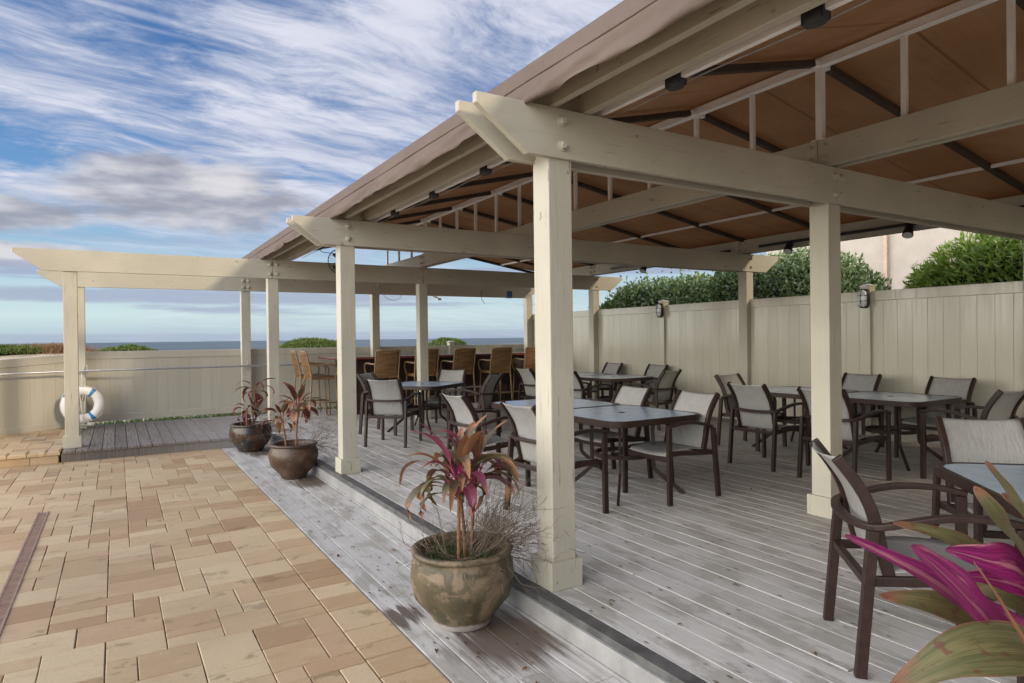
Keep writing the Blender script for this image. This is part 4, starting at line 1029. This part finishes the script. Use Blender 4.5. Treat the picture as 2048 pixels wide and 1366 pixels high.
# ------------------------------------------------------------------ potted cordylines
def strap_leaf(mb, P, W, fold=.18, n=14, twist=0.0, stalk=.12, roll_=0.0):
    """long leaf swept along polyline P; W half width"""
    C_ = catmull(P, max(2, n//(len(P)-1))); m_ = len(C_)
    up0 = Vector((0, 0, 1)); vs = []; fs = []
    for i, c in enumerate(C_):
        t = i/(m_-1); T = (C_[min(i+1, m_-1)]-C_[max(i-1, 0)]).normalized()
        sd = T.cross(up0)
        if sd.length < .15: sd = T.cross(Vector((.3, .8, .1)))
        sd.normalize(); nn = sd.cross(T)
        a = roll_+twist*t; s2 = sd*math.cos(a)+nn*math.sin(a); n2 = nn*math.cos(a)-sd*math.sin(a)
        if t < stalk: wd = W*(.10+.12*t/stalk)
        else:
            k = (t-stalk)/(1-stalk); wd = W*(.22*(1-k)+math.sin(PI*k**.72)**.8*.95) if k < 1 else 0
        wd = max(wd, .0012); rip = .06*W*math.sin(t*23+P[0][0]*50)
        mb.a += [(t, q_, P[0][0]*7+P[-1][1]*5) for q_ in (-1, -.5, 0, .5, 1)]
        vs += [c-s2*wd+n2*(fold*wd+rip), c-s2*wd*.5+n2*fold*wd*.45, c-n2*.0, c+s2*wd*.5+n2*fold*wd*.45, c+s2*wd+n2*(fold*wd-rip)]
    for i in range(m_-1):
        for j in range(4): fs.append((i*5+j, i*5+j+1, (i+1)*5+j+1, (i+1)*5+j))
    mb.add(vs, fs)
def gen_leaf(c, az, el, L, droop, rnd):
    d = Vector((math.cos(az)*math.cos(el), math.sin(az)*math.cos(el), math.sin(el))); P = [Vector(c)]; n = 5
    for i in range(n):
        P.append(P[-1]+d*(L/n)); h = Vector((math.cos(az), math.sin(az), 0)); e2 = math.atan2(d.z, math.hypot(d.x, d.y))-droop/n*(1+.5*i)
        az += rnd.uniform(-.07, .07); d = Vector((math.cos(az)*math.cos(e2), math.sin(az)*math.cos(e2), math.sin(e2)))
    return P
def twigs(mb, c, az, spread, L, n, rnd, r0=.0022, el=.35):
    for i in range(n):
        a = az+rnd.gauss(0, spread); e = el+rnd.gauss(0, .3); p_ = Vector(c)+Vector((rnd.uniform(-.1, .1), rnd.uniform(-.1, .1), 0)); ll = L*rnd.uniform(.45, 1.05)
        def grow(p_, a, e, ll, rr, dep):
            pts = [p_]; k = 5
            for j in range(k):
                a += rnd.gauss(0, .22); e += rnd.gauss(0, .2)-.05; pts.append(pts[-1]+Vector((math.cos(a)*math.cos(e), math.sin(a)*math.cos(e), math.sin(e)))*ll/k)
                if dep < 2 and j > 0 and rnd.random() < .75: grow(pts[-1], a+rnd.choice((-1, 1))*rnd.uniform(.4, 1.0), e+rnd.gauss(.1, .4), ll*rnd.uniform(.25, .5), rr*.65, dep+1)
            mb.tube(pts, [rr*(1-.6*q_/k) for q_ in range(k+1)], 3, caps=False)
        grow(p_, a, e, ll, r0, 0)
def potted(label, x, y, base, prof, potm, seed, canes, leafspec, leafm, tw=None, grass=0, soil_r=.2, soil_z=.3, labels=None, big=False):
    rnd = random.Random(seed); root = thing('potted_cordyline', label, 'potted plant', (x, y, base), 0, 'potted cordylines along the edge of the deck')
    q = MB(); q.lathe(prof, 56, closed=True); q.v = [(a, b, c) for a, b, c in q.v]; q.build('pot', potm, root, smooth='all')
    q = MB(); q.grid(lambda u, v: (soil_r*v*math.cos(2*PI*u), soil_r*v*math.sin(2*PI*u), soil_z+.015*noise.noise(Vector((math.cos(2*PI*u)*v*8, math.sin(2*PI*u)*v*8, seed)))), 40, 8); q.open = True; q.build('soil', SOIL, root, smooth='all')
    for (bx, by, cx, cy, cz, n, L, W) in canes:
        P = [(bx, by, soil_z-.02), (bx*.8+cx*.2, by*.8+cy*.2, soil_z+(cz-soil_z)*.35), (bx*.3+cx*.7, by*.3+cy*.7, soil_z+(cz-soil_z)*.7), (cx, cy, cz)]
        C_ = catmull(P, 14); q = MB(); q.tube(C_, [.0105+.0016*(k % 3 == 0)-.002*k/len(C_) for k in range(len(C_))], 8); q.build('cane', STEMM, root, smooth='all')
        fol = MB(); fol.open = True; stk = MB()
        for i in range(n):
            t = i/n; az = i*2.399+rnd.uniform(-.3, .3); el = leafspec[0]-t*leafspec[1]+rnd.uniform(-.15, .15)
            LL = L*rnd.uniform(.75, 1.1); z0 = cz-.07*t
            P = gen_leaf((cx+.006*math.cos(az), cy+.006*math.sin(az), z0), az, el, LL, leafspec[2]*(.35+.95*t)*rnd.uniform(.6, 1.3), rnd)
            if big: 
                lf = MB(); lf.open = True; strap_leaf(lf, P, W*rnd.uniform(.75, 1.15), rnd.uniform(.1, .5), 15, rnd.uniform(-.7, .7), .34)
                lf.build('leaf', leafm[i % len(leafm)], root, smooth='all')
            else: strap_leaf(fol, P, W*rnd.uniform(.7, 1.15), rnd.uniform(.1, .5), 15, rnd.uniform(-.9, .9), .25)
            C2 = catmull(P, 3)[:5]; stk.tube(C2, [.0045, .004, .0035, .003, .0025], 5)
        if fol.v: fol.build('foliage', leafm[0], root, smooth='all')
        stk.build('leaf_stalks', STEMP if potm is POTA else STEMM, root, smooth='all')
    if tw:
        q = MB()
        for (cx, cy, az, sp, L, n, el) in tw: twigs(q, (cx, cy, soil_z), az, sp, L, n, rnd, .0026, el)
        q.open = True; q.build('dead_twigs', TWIG, root)
    if grass:
        q = MB(); q.open = True
        for i in range(grass):
            a = rnd.uniform(0, 2*PI); rr = soil_r*.9*rnd.random()**.5; blade(q, Vector((math.cos(a)*rr, math.sin(a)*rr, soil_z)), rnd.uniform(.03, .085), .002, .8)
        q.build('grass_tuft', GRASS, root)
    return root
def potprof(r0, rb, rn, rr, h, t=.022):
    return [(.001, 0), (r0*.9, 0), (r0, .008), (r0*1.12, h*.12), (rb*.92, h*.38), (rb, h*.62), (rb*.985, h*.76), (rn*1.02, h*.88), (rn, h*.915), (rn*1.01, h*.925), (rr*.98, h*.935), (rr, h*.955), (rr*.995, h*.985), (rr-.012, h), (rn-t, h*.99), (rn-t-.004, h*.90), (rn-t-.01, h*.8), (.001, h*.7)]
potted('largest potted cordyline in a mottled olive pot beside the nearest post, magenta and brown leaves', 1.600, 3.175, GZ, potprof(.155, .283, .262, .278, .415), POTA, 21,
       [(-.03, -.02, -.03, -.03, .74, 22, .45, .030), (.02, .0, .0, .01, .72, 18, .42, .029), (.09, .06, .12, .06, .77, 15, .38, .028)], (1.47, .82, 1.8), (TI_MIX, TI_PINK, TI_DRY, TI_MIX, TI_PINK, TI_OLD, TI_MIX), 
       tw=[(.10, .02, -.25, .55, .44, 90, .40), (-.15, 0, 2.6, .5, .28, 12, .8), (.12, .05, .35, .8, .34, 45, .7), (.0, .0, 0, 3, .22, 40, .15)], grass=420, soil_r=.242, soil_z=.345, big=True)
potted('potted cordyline in a speckled brown glazed pot, dark red leaves, second from the back', 1.690, 7.53, GZ, potprof(.135, .268, .235, .262, .395), POTB, 33,
       [(.03, .0, .05, -.02, .80, 17, .33, .034), (-.09, -.04, -.13, -.06, .68, 12, .27, .032)], (1.45, 1.3, 1.5), (TI_RED, TI_RED, TI_MIX, TI_DRY), tw=[(.14, .0, -.15, .5, .55, 26, .25), (.1, 0, .7, .6, .4, 12, .5)], soil_r=.215, soil_z=.335, big=True)
potted('farthest potted cordyline in a dark dripping glaze pot with withered drooping leaves', 1.60, 9.74, GZ, potprof(.165, .285, .262, .272, .385), POTC, 47,
       [(.03, .0, .07, .0, .87, 14, .36, .026), (-.05, -.02, -.05, -.02, .60, 11, .28, .026)], (.9, 1.3, 2.6), (TI_RED,), tw=[(.12, .0, -.15, .6, .42, 26, .25)], soil_r=.245, soil_z=.335)
# nearest plant, only its leaves reach into the frame
root = thing('potted_cordyline', 'nearest potted cordyline, big magenta and spotted green leaves in the lower right corner', 'potted plant', (1.50, .42, GZ), 0, 'potted cordylines along the edge of the deck')
q = MB(); q.lathe(potprof(.155, .28, .26, .275, .41), 48, closed=True); q.build('pot', POTB, root, smooth='all')
q = MB(); q.lathe([(.001, .33), (.24, .33)], 30, closed=True); q.build('soil', SOIL, root)
for pts in ([(.02, 0, .3), (0, .0, .6), (-.08, .04, .96), (-.12, .05, 1.0)], [(.05, .05, .3), (.06, .06, .6), (.0, .07, .99)]):
    q = MB(); q.tube(catmull(pts, 10), .012, 8); q.build('cane', STEMM, root, smooth='all')
NEAR = [
        ('B', [(1.39, 0.46, 0.763), (1.192, 0.476, 0.919), (1.096, 0.501, 1.014), (1.031, 0.528, 1.076)], 0.047, 0.2, 0.2, 0.75),
        ('B', [(1.377, 0.469, 0.841), (1.225, 0.515, 0.925), (1.112, 0.549, 1.004), (0.993, 0.61, 1.077)], 0.036, 0.25, -0.2, 0.8),
        ('B', [(1.409, 0.472, 0.848), (1.334, 0.495, 0.98), (1.256, 0.52, 1.012), (1.184, 0.552, 1.036)], 0.038, 0.2, 0.2, 0.8),
        ('B', [(1.396, 0.468, 0.844), (1.353, 0.495, 0.945), (1.301, 0.527, 0.968), (1.235, 0.556, 0.981)], 0.026, 0.3, 0.1, 0.8),
        ('O', [(1.476, 0.502, 0.856), (1.375, 0.541, 0.962), (1.279, 0.588, 1.027), (1.192, 0.641, 1.058)], 0.03, 0.2, -0.2, 0.8),
        ('O', [(1.538, 0.523, 0.882), (1.499, 0.548, 1.032), (1.458, 0.573, 1.1), (1.437, 0.597, 1.15)], 0.028, 0.2, 0.2, 0.5),
        ('O', [(1.349, 0.462, 0.919), (1.307, 0.489, 1.021), (1.272, 0.511, 1.085), (1.261, 0.541, 1.134)], 0.034, 0.2, 0.2, 0.5),
        ('O', [(1.302, 0.433, 0.949), (1.255, 0.439, 1.053), (1.225, 0.458, 1.109), (1.197, 0.475, 1.143)], 0.034, 0.2, 0.2, 0.5),
        ('O', [(1.45, 0.494, 0.793), (1.308, 0.534, 0.885), (1.201, 0.576, 0.931), (1.118, 0.627, 0.948)], 0.032, 0.15, 0.2, 0.7),
        ('O', [(1.248, 0.406, 0.87), (1.124, 0.424, 0.931), (1.01, 0.459, 0.939), (0.927, 0.509, 0.89)], 0.044, 0.15, -0.2, 0.7),
        ('R', [(1.167, 0.398, 0.86), (1.105, 0.412, 0.951), (1.059, 0.429, 1.027), (1.034, 0.445, 1.073)], 0.008, 0.6, 0.2, 0.4),
        ('O', [(1.5, 0.51, 0.819), (1.46, 0.535, 0.881), (1.413, 0.564, 0.91), (1.383, 0.606, 0.917)], 0.034, 0.2, 0.2, 0.7),
        ('O', [(1.442, 0.487, 0.825), (1.39, 0.508, 0.982), (1.356, 0.518, 1.035), (1.341, 0.527, 1.066)], 0.03, 0.2, 0.2, 0.5),
        ('B', [(1.42, .46, .85), (1.55, .40, 1.0), (1.68, .35, 1.06), (1.80, .30, 1.05)], .036, .3, .3, .2),
        ('O', [(1.42, .46, .83), (1.52, .28, .95), (1.6, .12, .98), (1.66, 0, .92)], .036, .3, .3, .2),
        ('B', [(1.40, .45, .85), (1.38, .28, 1.0), (1.36, .14, 1.05), (1.33, .0, 1.02)], .034, .3, -.3, .2)]
for k, P, W, fo, tw_, rl in NEAR:
    P = [Vector(p_)-Vector((1.50, .42, GZ)) for p_ in P]; P0 = Vector((-.10, .05, .93+.02*len(k)))
    lf = MB(); lf.open = True; strap_leaf(lf, [P0]+P if (P[0]-P0).length > .03 else P, W, fo, 30, tw_, .14, rl)
    lf.build('leaf', {'B': TI_BIG, 'O': TI_OLD, 'R': TI_DRY}[k], root, smooth='all')

# dead leaves lying about
rnd = random.Random(4)
spots = [(rnd.uniform(1.3, 1.9), rnd.uniform(1.8, 3.6)) for _ in range(34)]+[(rnd.uniform(1.3, 1.9), rnd.uniform(3.6, 9.5)) for _ in range(26)]+[(rnd.uniform(2.1, 5.5), rnd.uniform(1.5, 6)) for _ in range(26)]
base_leaf = None
for i, (x, y) in enumerate(spots):
    z = GZ if x < 1.92 else 0
    if base_leaf is None:
        q = MB(); q.open = True; strap_leaf(q, [(0, -.02, .003), (0, -.005, .009), (0, .008, .008), (0, .02, .004)], .008, .5, 6, .4, .2)
        base_leaf = o = tag(q.build('dead_leaf', DEADLEAF), 'small dry brown leaf lying on the deck boards', 'leaf', 'dead leaves scattered on the deck')
    else: o = base_leaf.copy(); col.objects.link(o)
    o.location = (x, y, z+.001); o.rotation_euler = (0, 0, rnd.uniform(0, 6.28)); s_ = rnd.uniform(.6, 1.25); o.scale = (s_, s_, s_)

# ------------------------------------------------------------------ hedges and house
def shrub(name, label, cx, cy, rx, ry, z0, z1, n, m, L, seed, airy=0.0, narrow=False):
    rnd = random.Random(seed); root = thing(name, label, 'shrub', (cx, cy, -.3)); H = z1+.3; zc_ = (z0+.3)
    q = MB()
    for k in range(5): a = 2*PI*k/5; q.tube([(0, 0, 0), (math.cos(a)*rx*.2, math.sin(a)*ry*.2, H*.35), (math.cos(a)*rx*.45, math.sin(a)*ry*.5, H*.7)], [.05, .035, .012], 6)
    q.build('trunk', BARK, root)
    def surf(th, ph):
        d_ = Vector((math.cos(ph)*math.cos(th), math.cos(ph)*math.sin(th), math.sin(ph)))
        e = .72; sg = lambda v: math.copysign(abs(v)**e, v)
        k = 1+.10*noise.noise(d_*2.2+Vector((seed, 0, 0)))+.06*noise.noise(d_*6+Vector((seed, 3, 0)))
        return Vector((sg(d_.x)*rx, sg(d_.y)*ry, 0))*k+Vector((0, 0, zc_+(H-zc_)*sg(d_.z)*k if d_.z > 0 else zc_+zc_*d_.z*.8))
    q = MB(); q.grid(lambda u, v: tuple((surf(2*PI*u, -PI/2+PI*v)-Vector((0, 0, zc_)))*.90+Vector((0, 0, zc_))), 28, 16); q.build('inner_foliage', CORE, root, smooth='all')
    f = MB(); f.open = True
    for i in range(n):
        th = rnd.uniform(0, 2*PI); ph = math.asin(rnd.uniform(-.35, 1)); s_ = surf(th, ph); c0 = Vector((0, 0, zc_))
        cl = .5+.5*noise.noise(s_*2.6+Vector((seed, 1, 1)))
        k = rnd.uniform(.86, 1.0)+(.05*cl)+(airy*max(0, rnd.gauss(0, .5)) if rnd.random() < .25 else 0)
        p_ = c0+(s_-c0)*k; out = (s_-c0).normalized(); d_ = Vector((rnd.gauss(0, .7), rnd.gauss(0, .7), rnd.gauss(.25, .6)))+out*.8
        if narrow:
            for j in range(3): leaf_card(f, p_, d_.normalized()+Vector((rnd.gauss(0, .5), rnd.gauss(0, .5), rnd.gauss(0, .5))), out, L*rnd.uniform(.8, 1.2), L*.26)
        else: leaf_card(f, p_, d_, out, L*rnd.uniform(.7, 1.2), L*.55)
    f.build('foliage', m, root)
shrub('hedge_shrub', 'loose dark green hedge shrub at the left end of the row behind the fence', 10.1, 10.0, 1.0, 1.9, 1.2, 2.57, 17000, HEDGE_A, .09, 3, .22)
shrub('hedge_shrub', 'clipped dense dark green hedge shrub behind the fence in front of the cream wall', 10.1, 7.2, 1.0, 1.62, 1.2, 2.78, 19000, HEDGE_A, .085, 8, .03)
shrub('hedge_shrub', 'bright yellow green hedge shrub with narrow leaves over the right end of the fence', 10.0, 3.1, .95, 2.05, 1.1, 2.66, 12000, HEDGE_B, .12, 5, .06, True)
shrub('hedge_shrub', 'bright green hedge shrub mostly beyond the right edge of the photo', 10.2, -1.0, 1.0, 1.9, 1.2, 2.8, 4000, HEDGE_B, .10, 6, .06, True)
h = thing('stucco_house', 'cream stucco house wall rising behind the hedge on the right', 'house', (14, 2, -.3))
q = MB(); q.box(0, 9, -12, 8.6, 0, 5.8); q.build('wall', STUCCO, h)
q = MB(); q.prism([(-13, 5.8), (9.1, 5.8), (9.1, 5.95), (-13, 5.95)], 'x', -.5, 9.5); q.prism([(-.5, 5.951), (9.5, 5.951), (4.5, 7.4)], 'y', -13, 9.1); q.build('roof', ROOFM, h)
q = MB(); q.tube([(-.06, 5.6, .2), (-.06, 5.6, 5.7)], 0, rect=(.09, .08)); q.build('downspout', simple('cream_painted_downspout', (.50, .37, .29), .6), h, bevel=.006)
for yy in (-3, -7):
    q = MB(); q.box(-.03, .02, yy, yy+1.3, 2.6, 3.9); wf = q.build('window', simple('white_window_frame', (.7, .68, .64), .5), h, bevel=.005)
    q = MB(); q.box(-.035, -.031, yy+.08, yy+1.22, 2.68, 3.82); q.build('pane', simple('dark_window_pane', (.04, .05, .06), .08), wf)

for _o in bpy.data.objects:
    if 'label' in _o and not 4 <= len(_o['label'].split()) <= 16: print('LABEL', len(_o['label'].split()), _o['label'])
